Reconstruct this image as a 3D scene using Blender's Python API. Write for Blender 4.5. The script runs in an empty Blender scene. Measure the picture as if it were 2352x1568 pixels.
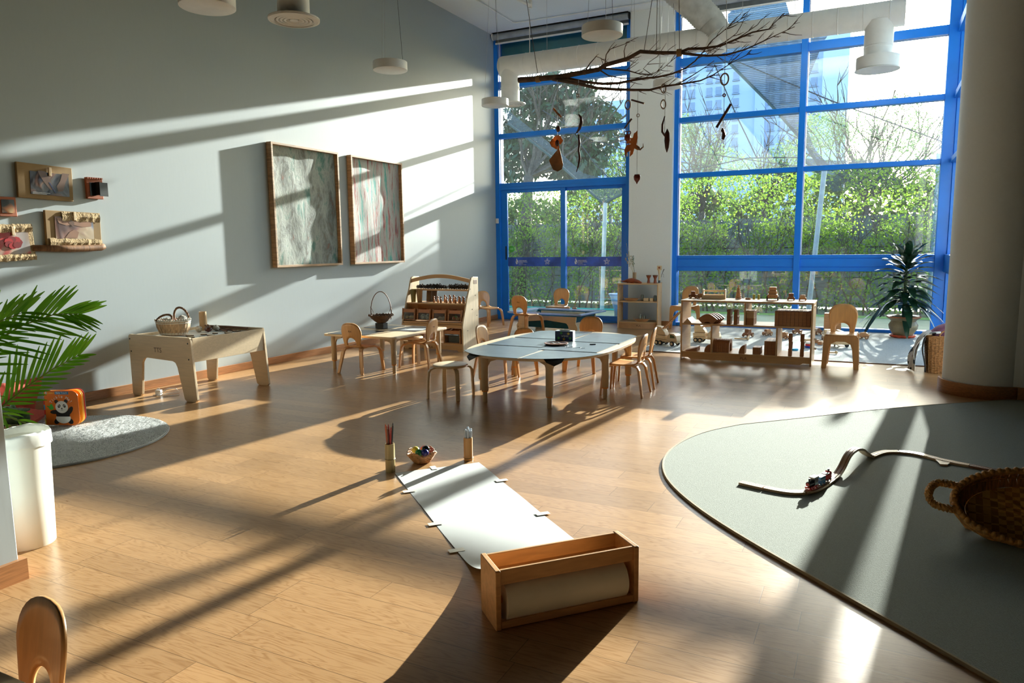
import bpy, bmesh, math, random
from mathutils import Vector, Matrix
PI=math.pi
S=bpy.context.scene
COL=S.collection
# ---------------------------------------------------------------- camera, sky, sun, exposure
cd=bpy.data.cameras.new('camera'); cam=bpy.data.objects.new('camera',cd); COL.objects.link(cam)
cd.sensor_fit='HORIZONTAL'; cd.sensor_width=36.0; cd.lens=1651.465/2352*36; cd.clip_start=.05; cd.clip_end=1000
Rm=Matrix(((0.894444191,-0.047561133,0.444643146),(0.447018763,0.121762521,-0.886198688),(-0.011992256,0.991419098,0.130170498)))
M4=Rm.to_4x4(); M4.translation=Vector((7.066,0,1.5)); cam.matrix_world=M4
S.camera=cam
SUN_EL=math.atan(.258/math.hypot(1,.11)); 
W=bpy.data.worlds.new('world'); S.world=W; W.use_nodes=True
nt=W.node_tree; nt.nodes.clear()
sky=nt.nodes.new('ShaderNodeTexSky'); sky.sky_type='NISHITA'; sky.sun_disc=False
sky.sun_elevation=SUN_EL; sky.sun_rotation=math.atan2(.11,1); sky.air_density=1.0; sky.dust_density=1.5; sky.ozone_density=2.0
bg=nt.nodes.new('ShaderNodeBackground'); bg.inputs[1].default_value=0.85
wo=nt.nodes.new('ShaderNodeOutputWorld'); nt.links.new(sky.outputs[0],bg.inputs[0]); nt.links.new(bg.outputs[0],wo.inputs[0])
ld=bpy.data.lights.new('sun','SUN'); ld.energy=18.0; ld.color=(1,.96,.90); ld.angle=math.radians(.5)
sun=bpy.data.objects.new('sun',ld); COL.objects.link(sun)
sun.rotation_euler=Vector((.11,1,.258)).to_track_quat('Z','Y').to_euler()
S.view_settings.view_transform='Standard'; S.view_settings.look='None'; S.view_settings.exposure=0.45; S.view_settings.gamma=1; S.view_settings.use_curve_mapping=False
S.cycles.use_denoising=True
S.cycles.max_bounces=10; S.cycles.diffuse_bounces=6; S.cycles.glossy_bounces=4; S.cycles.transparent_max_bounces=16; S.cycles.transmission_bounces=6
S.cycles.caustics_reflective=False; S.cycles.caustics_refractive=False; S.cycles.sample_clamp_indirect=8
rnd=random.Random(7)
# ---------------------------------------------------------------- materials
MATS={}
def srgb(r,g,b):
    f=lambda c:(c/255/12.92 if c<=10 else ((c/255+.055)/1.055)**2.4)
    return (f(r),f(g),f(b),1)
def mat(name,col,rough=.5,kind=None,scale=8.,amt=.12,bump=0.,metal=0.,coat=0.,trans=0.,spec=.5,stretch=None,col2=None):
    """procedural principled material; kind None|noise|grain|weave"""
    if name in MATS: return MATS[name]
    m=bpy.data.materials.new(name); m.use_nodes=True; n=m.node_tree; b=n.nodes['Principled BSDF']
    if len(col)==3: col=(*col,1)
    b.inputs['Base Color'].default_value=col; b.inputs['Roughness'].default_value=rough; b.inputs['Metallic'].default_value=metal
    b.inputs['Specular IOR Level'].default_value=spec; b.inputs['Coat Weight'].default_value=coat; b.inputs['Coat Roughness'].default_value=.12
    kind=kind or 'noise'
    tc=n.nodes.new('ShaderNodeTexCoord'); mp=n.nodes.new('ShaderNodeMapping'); n.links.new(tc.outputs['Object'],mp.inputs[0])
    if kind=='grain':
        mp.inputs['Scale'].default_value=stretch or (1,1,6); t=n.nodes.new('ShaderNodeTexNoise'); t.inputs['Scale'].default_value=scale; t.inputs['Detail'].default_value=5; t.inputs['Distortion'].default_value=.6; out=t.outputs[0]
    elif kind=='weave':
        t=n.nodes.new('ShaderNodeTexChecker'); t.inputs['Scale'].default_value=scale; out=t.outputs['Fac']
    else:
        if stretch: mp.inputs['Scale'].default_value=stretch
        t=n.nodes.new('ShaderNodeTexNoise'); t.inputs['Scale'].default_value=scale; t.inputs['Detail'].default_value=4; out=t.outputs[0]
    n.links.new(mp.outputs[0],t.inputs['Vector'])
    r=n.nodes.new('ShaderNodeValToRGB'); n.links.new(out,r.inputs[0])
    c2=col2 or tuple(min(1,c*(1+amt)) for c in col[:3])+(1,); c1=tuple(c*(1-amt*1.4) for c in col[:3])+(1,)
    if len(c2)==3: c2=(*c2,1)
    if col2: c1=col
    r.color_ramp.elements[0].position=.3; r.color_ramp.elements[1].position=.7
    r.color_ramp.elements[0].color=c1; r.color_ramp.elements[1].color=c2
    n.links.new(r.outputs[0],b.inputs['Base Color'])
    if bump:
        bp=n.nodes.new('ShaderNodeBump'); bp.inputs['Strength'].default_value=bump; bp.inputs['Distance'].default_value=.01
        n.links.new(out,bp.inputs['Height']); n.links.new(bp.outputs[0],b.inputs['Normal'])
    if trans:
        tr=n.nodes.new('ShaderNodeBsdfTranslucent'); n.links.new(r.outputs[0],tr.inputs[0]); mx=n.nodes.new('ShaderNodeMixShader'); mx.inputs[0].default_value=trans
        n.links.new(b.outputs[0],mx.inputs[1]); n.links.new(tr.outputs[0],mx.inputs[2]); n.links.new(mx.outputs[0],n.nodes['Material Output'].inputs[0])
    MATS[name]=m; return m
def glass(name,tint=(.93,.97,.96),dust=.004,refl=1.0,ior=1.5,dustcol=(.8,.85,.85)):
    if name in MATS: return MATS[name]
    m=bpy.data.materials.new(name); m.use_nodes=True; n=m.node_tree; n.nodes.clear(); L=n.links
    o=n.nodes.new('ShaderNodeOutputMaterial'); t=n.nodes.new('ShaderNodeBsdfTransparent'); t.inputs[0].default_value=(*tint,1)
    g=n.nodes.new('ShaderNodeBsdfGlossy'); g.inputs['Roughness'].default_value=.01
    fr=n.nodes.new('ShaderNodeFresnel'); fr.inputs[0].default_value=ior
    mu=n.nodes.new('ShaderNodeMath'); mu.operation='MULTIPLY'; mu.inputs[1].default_value=refl; L.new(fr.outputs[0],mu.inputs[0])
    a=n.nodes.new('ShaderNodeMixShader'); L.new(mu.outputs[0],a.inputs[0]); L.new(t.outputs[0],a.inputs[1]); L.new(g.outputs[0],a.inputs[2])
    d=n.nodes.new('ShaderNodeBsdfTranslucent'); d.inputs[0].default_value=(*dustcol,1)
    nz=n.nodes.new('ShaderNodeTexNoise'); nz.inputs['Scale'].default_value=3; nz.inputs['Detail'].default_value=8
    mm=n.nodes.new('ShaderNodeMath'); mm.operation='MULTIPLY'; mm.inputs[1].default_value=dust*2; L.new(nz.outputs[0],mm.inputs[0])
    b=n.nodes.new('ShaderNodeMixShader'); L.new(mm.outputs[0],b.inputs[0]); L.new(a.outputs[0],b.inputs[1]); L.new(d.outputs[0],b.inputs[2])
    L.new(b.outputs[0],o.inputs[0]); MATS[name]=m; return m
def floor_mat():
    m=bpy.data.materials.new('oak_planks'); m.use_nodes=True; n=m.node_tree; b=n.nodes['Principled BSDF']; L=n.links
    def math_(op,a,c=None,d=None):
        x=n.nodes.new('ShaderNodeMath'); x.operation=op
        for i,v in enumerate((a,c,d)):
            if v is None: continue
            if isinstance(v,(int,float)): x.inputs[i].default_value=v
            else: L.new(v,x.inputs[i])
        return x.outputs[0]
    tc=n.nodes.new('ShaderNodeTexCoord'); sp=n.nodes.new('ShaderNodeSeparateXYZ'); L.new(tc.outputs['Object'],sp.inputs[0])
    v=math_('DIVIDE',math_('ADD',sp.outputs[1],-.017),.1666); row=math_('FLOOR',v); fv=math_('FRACT',v)
    wn=n.nodes.new('ShaderNodeTexWhiteNoise'); wn.noise_dimensions='1D'; L.new(row,wn.inputs['W'])
    u=math_('ADD',math_('DIVIDE',sp.outputs[0],1.15),math_('MULTIPLY',wn.outputs[0],7.3)); cu=math_('FLOOR',u); fu=math_('FRACT',u)
    cb=n.nodes.new('ShaderNodeCombineXYZ'); L.new(row,cb.inputs[0]); L.new(cu,cb.inputs[1])
    w2=n.nodes.new('ShaderNodeTexWhiteNoise'); w2.noise_dimensions='2D'; L.new(cb.outputs[0],w2.inputs['Vector'])
    # grain: cathedral figure from distorted bands, per-plank shift
    cb2=n.nodes.new('ShaderNodeCombineXYZ'); L.new(math_('MULTIPLY',sp.outputs[0],1.0),cb2.inputs[0]); L.new(math_('MULTIPLY',sp.outputs[1],9.0),cb2.inputs[1]); L.new(math_('MULTIPLY',w2.outputs[0],37.),cb2.inputs[2])
    nz=n.nodes.new('ShaderNodeTexNoise'); nz.inputs['Scale'].default_value=1.6; nz.inputs['Detail'].default_value=2; nz.inputs['Distortion'].default_value=.4; L.new(cb2.outputs[0],nz.inputs['Vector'])
    rings=math_('FRACT',math_('MULTIPLY',nz.outputs[0],15.)); rings=math_('ABSOLUTE',math_('SUBTRACT',rings,.5))
    nf=n.nodes.new('ShaderNodeTexNoise'); nf.inputs['Scale'].default_value=14; nf.inputs['Detail'].default_value=5; L.new(cb2.outputs[0],nf.inputs['Vector'])
    g=math_('ADD',math_('MULTIPLY',rings,.75),math_('MULTIPLY',nf.outputs[0],.55))
    r=n.nodes.new('ShaderNodeValToRGB'); L.new(g,r.inputs[0]); e=r.color_ramp.elements
    e[0].position=.12; e[0].color=(.29,.145,.055,1); e[1].position=.5; e[1].color=(.43,.25,.115,1)
    hv=n.nodes.new('ShaderNodeHueSaturation'); L.new(r.outputs[0],hv.inputs['Color']); L.new(math_('ADD',math_('MULTIPLY',w2.outputs[0],.22),.86),hv.inputs['Value'])
    gap=math_('MINIMUM',math_('MINIMUM',fv,math_('SUBTRACT',1.,fv)),math_('MULTIPLY',math_('MINIMUM',fu,math_('SUBTRACT',1.,fu)),6.9))
    gm=math_('SMOOTH_MIN',math_('DIVIDE',gap,.013),1.,.1)
    mx=n.nodes.new('ShaderNodeMix'); mx.data_type='RGBA'; L.new(gm,mx.inputs[0]); mx.inputs[6].default_value=(.12,.065,.03,1); L.new(hv.outputs[0],mx.inputs[7])
    L.new(mx.outputs[2],b.inputs['Base Color'])
    rr=math_('ADD',math_('MULTIPLY',nf.outputs[0],.12),.24); L.new(rr,b.inputs['Roughness'])
    bp=n.nodes.new('ShaderNodeBump'); bp.inputs['Strength'].default_value=.1; bp.inputs['Distance'].default_value=.001; L.new(gm,bp.inputs['Height']); L.new(bp.outputs[0],b.inputs['Normal'])
    b.inputs['Specular IOR Level'].default_value=.32
    return m
WHITEW=mat('white_wall_paint',(.80,.83,.82),.55,scale=40,amt=.01)
WALL=mat('wall_paint',(.39,.445,.465),.55,scale=40,amt=.008,bump=.025,stretch=(1,1,.15))
WHITE=mat('white_enamel',(.82,.82,.80),.4,amt=.03)
BLUE=mat('blue_aluminium',(.005,.21,.82),.35,scale=3,amt=.05)
SKIRT=mat('skirting_wood',(.42,.19,.075),.35,'grain',scale=6,stretch=(6,1,20),amt=.2)
BIRCH=mat('birch_ply',(.62,.39,.19),.38,'grain',scale=5,stretch=(1,1,12),amt=.07)
PALE=mat('pale_maple',(.68,.52,.33),.38,'grain',scale=5,stretch=(1,6,12),amt=.06)
CHAIRW=mat('beech_bentwood',(.63,.33,.125),.33,'grain',scale=6,stretch=(8,1,1),amt=.08,coat=.2)
DARKEDGE=mat('dark_edge',(.18,.09,.04),.5)
TOYW=mat('toy_wood',(.50,.25,.11),.5,'grain',scale=9,stretch=(1,1,10),amt=.15)
TOYD=mat('dark_toy_wood',(.27,.11,.05),.45,'grain',scale=9,stretch=(1,1,10),amt=.15)
TOYP=mat('pale_toy_wood',(.70,.52,.31),.5,'grain',scale=8,stretch=(1,1,8),amt=.08)
BLACK=mat('black_rubber',(.012,.012,.013),.6)
STEEL=mat('dark_screw',(.08,.08,.08),.35,metal=.8)
SLATE=mat('slate_paper',(.055,.075,.085),.36,scale=5,amt=.2)
GLASS=glass('window_glass'); GLASS3=glass('side_window_glass',dust=.002,refl=.4); DUSTY=glass('dusty_window_glass',dust=.02)
INK=mat('ink_mark',(.10,.05,.03),.6)
# ---------------------------------------------------------------- mesh helpers
class G:
    def __init__(s): s.v=[]; s.f=[]; s.mi=[]; s.cur=0
    def add(s,vs,fs,T=None):
        o=len(s.v); s.v+= [tuple(T@Vector(v)) for v in vs] if T else [tuple(v) for v in vs]
        s.f+=[tuple(i+o for i in f) for f in fs]; s.mi+=[s.cur]*len(fs); return s
    def box(s,x0,x1,y0,y1,z0,z1,T=None):
        return s.add([(x0,y0,z0),(x1,y0,z0),(x1,y1,z0),(x0,y1,z0),(x0,y0,z1),(x1,y0,z1),(x1,y1,z1),(x0,y1,z1)],[(0,3,2,1),(4,5,6,7),(0,1,5,4),(1,2,6,5),(2,3,7,6),(3,0,4,7)],T)
    def prism(s,pts,t0,t1,plane='xy',T=None):
        n=len(pts)
        P={'xy':lambda a,b,t:(a,b,t),'xz':lambda a,b,t:(a,t,b),'yz':lambda a,b,t:(t,a,b)}[plane]
        vs=[P(a,b,t0) for a,b in pts]+[P(a,b,t1) for a,b in pts]
        fs=[tuple(range(n))[::-1],tuple(range(n,2*n))]+[(i,(i+1)%n,(i+1)%n+n,i+n) for i in range(n)]
        return s.add(vs,fs,T)
    def lathe(s,prof,n=24,T=None,cap=True):
        vs=[];fs=[]
        for r,z in prof: vs+=[(r*math.cos(2*PI*i/n),r*math.sin(2*PI*i/n),z) for i in range(n)]
        for k in range(len(prof)-1):
            fs+=[(k*n+i,k*n+(i+1)%n,(k+1)*n+(i+1)%n,(k+1)*n+i) for i in range(n)]
        if cap:
            if prof[0][0]>1e-5: fs.append(tuple(range(n))[::-1])
            if prof[-1][0]>1e-5: fs.append(tuple(range((len(prof)-1)*n,len(prof)*n)))
        return s.add(vs,fs,T)
    def tube(s,pts,r,n=8,T=None,cap=True):
        pts=[Vector(p) for p in pts]; m=len(pts); rs=r if isinstance(r,(list,tuple)) else [r]*m
        vs=[];fs=[]; up=Vector((0,0,1)); prev=None
        for i,p in enumerate(pts):
            t=(pts[min(i+1,m-1)]-pts[max(i-1,0)]); t=t.normalized() if t.length>1e-9 else Vector((0,0,1))
            if prev is None: a=t.cross(up) if abs(t.dot(up))<.95 else t.cross(Vector((1,0,0)))
            else: a=prev-t*prev.dot(t)
            if a.length<1e-6: a=t.orthogonal()
            a.normalize(); prev=a; b=t.cross(a)
            vs+=[tuple(p+(a*math.cos(2*PI*k/n)+b*math.sin(2*PI*k/n))*rs[i]) for k in range(n)]
        for i in range(m-1): fs+=[(i*n+k,i*n+(k+1)%n,(i+1)*n+(k+1)%n,(i+1)*n+k) for k in range(n)]
        if cap: fs+=[tuple(range(n))[::-1],tuple(range((m-1)*n,m*n))]
        return s.add(vs,fs,T)
    def ribbon(s,pts,side,w,th,T=None):
        """flat bar swept along pts; side = direction of its width"""
        pts=[Vector(p) for p in pts]; m=len(pts); side=Vector(side).normalized(); ws=w if isinstance(w,(list,tuple)) else [w]*m; ts=th if isinstance(th,(list,tuple)) else [th]*m
        vs=[];fs=[]
        for i,p in enumerate(pts):
            t=(pts[min(i+1,m-1)]-pts[max(i-1,0)]).normalized(); nrm=side.cross(t).normalized()
            a=side*ws[i]/2; b=nrm*ts[i]/2
            vs+=[tuple(p-a-b),tuple(p+a-b),tuple(p+a+b),tuple(p-a+b)]
        for i in range(m-1): fs+=[(i*4+k,i*4+(k+1)%4,(i+1)*4+(k+1)%4,(i+1)*4+k) for k in range(4)]
        fs+=[(3,2,1,0),((m-1)*4,(m-1)*4+1,(m-1)*4+2,(m-1)*4+3)]
        return s.add(vs,fs,T)
    def grid(s,rows,T=None,closed=False):
        m=len(rows[0]); vs=[p for r in rows for p in r]; fs=[]
        for i in range(len(rows)-1):
            for j in range(m if closed else m-1): fs.append((i*m+j,i*m+(j+1)%m,(i+1)*m+(j+1)%m,(i+1)*m+j))
        return s.add(vs,fs,T)
    def ball(s,c,r,n=12,T=None,sq=(1,1,1)):
        k=max(4,n//2); prof=[(math.sin(PI*i/k)*r,-math.cos(PI*i/k)*r) for i in range(k+1)]
        o=len(s.v); s.lathe([(max(a,1e-4),b) for a,b in prof],n,Matrix.Translation(c)@Matrix.Diagonal((*sq,1)) if not T else T@Matrix.Translation(c)@Matrix.Diagonal((*sq,1))); return s
    def cyl(s,c,r,h,n=20,axis='z',T=None,r2=None):
        A={'z':Matrix.Identity(4),'x':Matrix.Rotation(PI/2,4,'Y'),'y':Matrix.Rotation(-PI/2,4,'X')}[axis]
        M=Matrix.Translation(c)@A; M=T@M if T else M
        return s.lathe([(r,0),(r if r2 is None else r2,h)],n,M)
def obj(name,g,m,parent=None,bevel=0,smooth=False,solid=0,sub=0,kind=None,label=None):
    me=bpy.data.meshes.new(name); me.from_pydata(g.v,[],g.f)
    ms=m if isinstance(m,(list,tuple)) else [m]
    for x in ms: me.materials.append(x)
    if len(ms)>1: me.polygons.foreach_set('material_index',g.mi)
    if smooth is True: me.polygons.foreach_set('use_smooth',[True]*len(me.polygons))
    me.update()
    if isinstance(smooth,float): me.shade_smooth() if hasattr(me,'shade_smooth') else None
    o=bpy.data.objects.new(name,me); COL.objects.link(o)
    if isinstance(smooth,float):
        me.set_sharp_from_angle(angle=smooth)
    if solid: md=o.modifiers.new('solid','SOLIDIFY'); md.thickness=solid; md.offset=0
    if sub: md=o.modifiers.new('sub','SUBSURF'); md.levels=sub; md.render_levels=sub
    if bevel: md=o.modifiers.new('bevel','BEVEL'); md.width=bevel; md.segments=2; md.limit_method='ANGLE'; md.angle_limit=.6
    if parent: o.parent=parent
    if kind: o['kind']=kind
    if label: o['label']=label
    return o
SM=.7
def thing(name,label,cat,loc=(0,0,0),rz=0,group=None,rot=None):
    o=bpy.data.objects.new(name,None); COL.objects.link(o); o.empty_display_size=.05
    o.location=loc; o.rotation_euler=rot or (0,0,rz); o['label']=label; o['category']=cat
    if group: o['group']=group
    return o
def tag(o,label,cat,group=None,kind=None):
    o['label']=label; o['category']=cat
    if group: o['group']=group
    if kind: o['kind']=kind
    return o
def solo(name,g,m,label,cat,loc=(0,0,0),rz=0,group=None,kind=None,rot=None,**k):
    o=obj(name,g,m,**k); o.location=loc; o.rotation_euler=rot or (0,0,rz); return tag(o,label,cat,group,kind)
def struct(name,g,m,parent=None,**k):
    return obj(name,g,m,parent,kind=None if parent else 'structure',**k)
def dup(root,loc=None,rz=None,label=None,group=None,rot=None,scale=None):
    def cp(o,p):
        c=o.copy(); COL.objects.link(c); c.parent=p
        for ch in list(o.children): cp(ch,c)
        return c
    r=cp(root,None)
    if loc is not None: r.location=loc
    if rz is not None: r.rotation_euler=(0,0,rz)
    if rot is not None: r.rotation_euler=rot
    if scale: r.scale=(scale,)*3
    if label: r['label']=label
    if group: r['group']=group
    return r
def text(name,s,size,m,parent=None,T=None,ext=.0006,align='CENTER',spacing=1.):
    c=bpy.data.curves.new('t','FONT'); c.body=s; c.size=size; c.extrude=ext; c.align_x=align; c.align_y='CENTER'; c.space_character=spacing; c.resolution_u=3
    t=bpy.data.objects.new('t',c); COL.objects.link(t); bpy.context.view_layer.update()
    me=bpy.data.meshes.new_from_object(t.evaluated_get(bpy.context.evaluated_depsgraph_get())); bpy.data.objects.remove(t); bpy.data.curves.remove(c)
    if T: me.transform(T)
    me.materials.clear(); me.materials.append(m); o=bpy.data.objects.new(name,me); COL.objects.link(o)
    if parent: o.parent=parent
    return o
def TR(x,y,z): return Matrix.Translation((x,y,z))
def RX(a): return Matrix.Rotation(a,4,'X')
def RY(a): return Matrix.Rotation(a,4,'Y')
def RZ(a): return Matrix.Rotation(a,4,'Z')
FACEY=RX(PI/2)   # text facing -y, upright
def rrect(x0,x1,y0,y1,r,n=5):
    p=[]
    for cx,cy,a in ((x1-r,y0+r,-PI/2),(x1-r,y1-r,0),(x0+r,y1-r,PI/2),(x0+r,y0+r,PI)):
        p+=[(cx+r*math.cos(a+PI/2*i/n),cy+r*math.sin(a+PI/2*i/n)) for i in range(n+1)]
    return p
ORD=['first','second','third','fourth','fifth','sixth','seventh','eighth','ninth','tenth','eleventh','twelfth','thirteenth','fourteenth','fifteenth','sixteenth','seventeenth','eighteenth','nineteenth','twentieth']
# ================================================================ ROOM SHELL
YB=13.45; H=5.72
g=G().box(-.2,10.6,-2.6,13.55,-.06,0); struct('floor',g,floor_mat())
g=G().box(-.2,10.6,7.5,13.6,H,H+.1); struct('ceiling',g,WHITEW)
g=G().box(-.2,10.6,-2.6,7.5,H,H+.1); struct('ceiling',g,mat('dark_unseen_ceiling',(.10,.10,.09),.8))  # unseen rear ceiling, coloured dark to cut bounced light
g=G().box(-.2,0,-2.6,13.7,0,H); struct('wall_left',g,WALL)
PANEL=mat('dark_unseen_wall',(.07,.072,.06),.7)  # for the unseen walls, darkened so they bounce little light back
g=G().box(0,10.6,-2.8,-2.6,0,H); struct('wall_front',g,PANEL)
g=G().box(10.5,10.7,-2.6,8.4,0,H); struct('wall_right',g,PANEL)
g=G().box(2.89,3.70,13.30,13.7,0,H); struct('wall_back',g,WHITEW)
g=G().box(8.28,10.6,8.1,8.35,0,H); struct('wall_right_return',g,WHITEW)
g=G().cyl((8.135,8.45,0),.388,H,64); struct('wall_right_column',g,WHITEW,smooth=SM)
g=G().box(0,.018,-2.5,13.4,0,.095); struct('baseboard_left',g,SKIRT,bevel=.003)
g=G(); pts=[(8.13+.418*math.cos(a),8.45+.418*math.sin(a)) for a in [PI*.95+i*(PI*.73)/20 for i in range(21)]]
g.grid([[(x,y,0) for x,y in pts],[(x,y,.13) for x,y in pts],[(8.13+(x-8.13)*.955,8.45+(y-8.45)*.955,.13) for x,y in pts]]); struct('baseboard_column',g,SKIRT,solid=.004,smooth=SM)
g=G().box(8.34,10.5,8.082,8.1,0,.13); struct('baseboard_right',g,SKIRT,bevel=.003)
g=G().box(2.895,3.695,13.28,13.30,0,.09); struct('baseboard_back',g,SKIRT,bevel=.003)
# short partition end, lower left
g=G().box(3.2,3.60,-.4,1.80,0,1.35); struct('wall_partition',g,WALL,bevel=.004)
g=G().box(3.6,3.625,-.4,1.825,0,.10).box(3.2,3.6,1.80,1.825,0,.10); struct('baseboard_partition',g,SKIRT)
# ================================================================ WINDOWS
TZ=[(2.72,2.80),(3.70,3.79),(4.68,4.82)]
def bars(P,name,spec):
    for (x0,x1,y0,y1,z0,z1) in spec: obj(name,G().box(x0,x1,y0,y1,z0,z1),BLUE,P,bevel=.004)
def pane(P,x0,x1,z0,z1,m=None,y=13.5,name='pane'): return obj(name,G().box(x0,x1,y,y+.008,z0,z1),m or GLASS,P)
w1=bpy.data.objects.new('window_1',None); COL.objects.link(w1); w1['kind']='structure'
bars(w1,'window_frame',[(.0,.10,13.40,13.6,0,H-.02),(2.79,2.89,13.40,13.6,0,H-.02)])
bars(w1,'transom',[(.10,2.79,13.42,13.58,z0,z1) for z0,z1 in TZ]+[(.10,2.79,13.42,13.58,5.60,5.70)])
for z0,z1 in ((2.80,3.70),(3.79,4.68),(4.82,5.60)): pane(w1,.10,2.79,z0,z1)
obj('blackout_panel',G().box(.10,2.79,13.56,13.6,4.99,5.6),mat('teal_film',(.09,.42,.50),.5,amt=.05),w1,label='teal panel behind the top pane')
for x in (.10,2.785): obj('gasket',G().box(x,x+.006,13.47,13.5,2.80,5.6),WHITE,w1)
d1=bpy.data.objects.new('door_1',None); COL.objects.link(d1); d1['kind']='structure'
bars(d1,'door_frame',[(.10,2.79,13.42,13.60,2.66,2.72),(.10,2.79,13.42,13.60,0,.035)])
BAND=mat('blue_film',(.04,.12,.62),.35,scale=4,amt=.35); MARK=mat('white_print',(.82,.85,.9),.5)
for k,(x0,x1,y) in enumerate(((.10,1.54,13.46),(1.43,2.79,13.51))):
    s0=.15 if k==0 else .11; s1=.10
    fr=G().box(x0,x0+s0,y-.02,y+.02,.035,2.66).box(x1-s1,x1,y-.02,y+.02,.035,2.66).box(x0+s0,x1-s1,y-.02,y+.02,2.60,2.66).box(x0+s0,x1-s1,y-.02,y+.02,.035,.125)
    lf=obj('door_leaf',fr,BLUE,d1,bevel=.003)
    obj('pane',G().box(x0+s0,x1-s1,y-.004,y+.004,.125,2.60),GLASS,lf)
    bd=obj('safety_band',G().box(x0+s0,x1-s1,y-.008,y-.005,1.105,1.29),BAND,lf)
    # crest: shield with plume, lettering, starfish outline
    cx=x0+s0+.20; cz=1.197; yy=y-.0095
    sh=[(cx+.030*math.sin(a)*(1 if abs(a)<2.3 else .8),cz-.005+.048*math.cos(a)) for a in [2*PI*i/16 for i in range(16)]]
    obj('crest',G().prism(sh,yy-.001,yy+.001,'xz').prism([(cx-.012,cz+.045),(cx+.012,cz+.045),(cx,cz+.070)],yy-.001,yy+.001,'xz'),MARK,lf)
    obj('crest_quarter',G().box(cx-.018,cx-.002,yy-.003,yy-.001,cz,cz+.03).box(cx+.002,cx+.018,yy-.003,yy-.001,cz-.032,cz-.004),mat('crest_blue',(.12,.2,.5),.5),lf)
    for i,(t,sz) in enumerate((('SHREWSBURY',.030),('INTERNATIONAL',.026),('SCHOOL',.026),('BANGKOK  CITY CAMPUS',.015))):
        text('lettering',t,sz,MARK,lf,TR(cx+.042,yy,cz+.020-.026*i-(0 if i<3 else .004))@FACEY,align='LEFT')
    sx=x1-s1-.30
    star=[]
    for i in range(40):
        a=PI/2+2*PI*i/40; r=.042+.020*math.cos(5*(a-PI/2)); star.append((sx+r*math.cos(a),yy,cz+r*math.sin(a)))
    obj('starfish_mark',G().tube(star+[star[0]],.0035,5),MARK,lf)
    st2=[(sx+(p[0]-sx)*.55,p[1],cz+(p[2]-cz)*.55) for p in star]; obj('starfish_mark',G().tube(st2+[st2[0]],.0015,4),MARK,lf)
lf0=[c for c in d1.children if c.name.startswith('door_leaf')][0]
obj('pull_handle',G().prism(rrect(.205,.225,1.24,1.52,.008),13.425,13.45,'xz'),BLACK,lf0)
obj('green_sticker',G().cyl((.335,13.452,1.46),.065,.003,28,'y'),mat('green_sticker',(.08,.55,.06),.4),lf0)
obj('sticker_print',G().cyl((.32,13.4495,1.46),.022,.003,16,'y').box(.34,.375,13.4495,13.452,1.44,1.485),mat('sticker_pale',(.3,.8,.3),.5),lf0)
# large window
w2=bpy.data.objects.new('window_2',None); COL.objects.link(w2); w2['kind']='structure'
bars(w2,'window_frame',[(3.70,3.785,13.40,13.6,0,H-.02),(7.94,8.10,13.40,13.6,0,H-.02)])
bars(w2,'mullion',[(5.82,5.92,13.40,13.6,0,H-.02)])
for xa,xb in ((3.785,5.82),(5.92,7.94)):
    bars(w2,'transom',[(xa,xb,13.42,13.58,z0,z1) for z0,z1 in TZ]+[(xa,xb,13.42,13.58,5.60,5.70),(xa,xb,13.42,13.58,0,.06)])
    obj('spandrel',G().box(xa,xb,13.44,13.56,1.025,1.305).box(xa,xb,13.425,13.44,1.025,1.09).box(xa,xb,13.425,13.44,1.25,1.305).box(xa,xb,13.43,13.44,1.102,1.238),BLUE,w2,bevel=.003)
    for z0,z1,m in ((.06,1.025,GLASS),(1.305,2.72,GLASS),(2.80,3.70,DUSTY),(3.79,4.68,GLASS),(4.82,5.60,GLASS)): pane(w2,xa,xb,z0,z1,m)
    obj('gasket',G().box(xa,xa+.018,13.46,13.5,1.305,5.6),WHITE,w2)
# side window running back along x = 8.15
w3=bpy.data.objects.new('window_3',None); COL.objects.link(w3); w3['kind']='structure'
bars(w3,'window_frame',[(8.10,8.16,13.36,13.5,0,H-.02),(8.10,8.16,11.45,11.53,0,H-.02),(8.10,8.16,9.65,9.75,0,H-.02)])
for ya,yb in ((11.53,13.36),(9.75,11.45),(8.86,9.65)):
    bars(w3,'transom',[(8.06,8.16,ya,yb,z0,z1) for z0,z1 in TZ+[(0,.06),(1.025,1.305),(5.6,5.7)]])
    for z0,z1 in ((.06,1.025),(1.305,2.72),(2.80,3.70),(3.79,4.68),(4.82,5.60)): obj('pane',G().box(8.135,8.143,ya,yb,z0,z1),GLASS3,w3)
# roller blinds
def blind(x0,x1,label,drop):
    t=thing('roller_blind',label,'blind',((x0+x1)/2,13.3,5.58),group=None); w=(x1-x0)/2
    obj('fabric_roll',G().cyl((-w,0,.075),.062,2*w,24,'x'),mat('blind_grey',(.33,.36,.38),.6),t,smooth=SM)
    obj('fascia',G().box(-w,w,-.07,.05,.135,.15),BLACK,t)
    obj('fabric_drop',G().box(-w+.02,w-.02,.05,.053,-drop,.07),mat('blind_dark',(.12,.14,.15),.6),t)
    obj('bottom_bar',G().box(-w+.02,w-.02,.035,.065,-drop-.03,-drop),WHITE,t,bevel=.004)
    for s in (-1,1): obj('end_bracket',G().cyl((s*(w+.005)-.006,0,.075),.068,.012,20,'x').box(s*(w+.005)-.008,s*(w+.005)+.008,-.02,.07,.07,.14),WHITE if s<0 else BLACK,t)
    return t
blind(.06,2.86,'grey roller blind rolled up above the glass sliding door',.03)
blind(3.78,7.9,'grey roller blind at the ceiling above the wide window',.06)
tag(obj('door_sensor',G().prism(rrect(.015,.07,1.99,2.09,.008),13.36,13.40,'xz'),WHITE,bevel=.003),'small white alarm contact box on the blue door frame','sensor')
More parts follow.
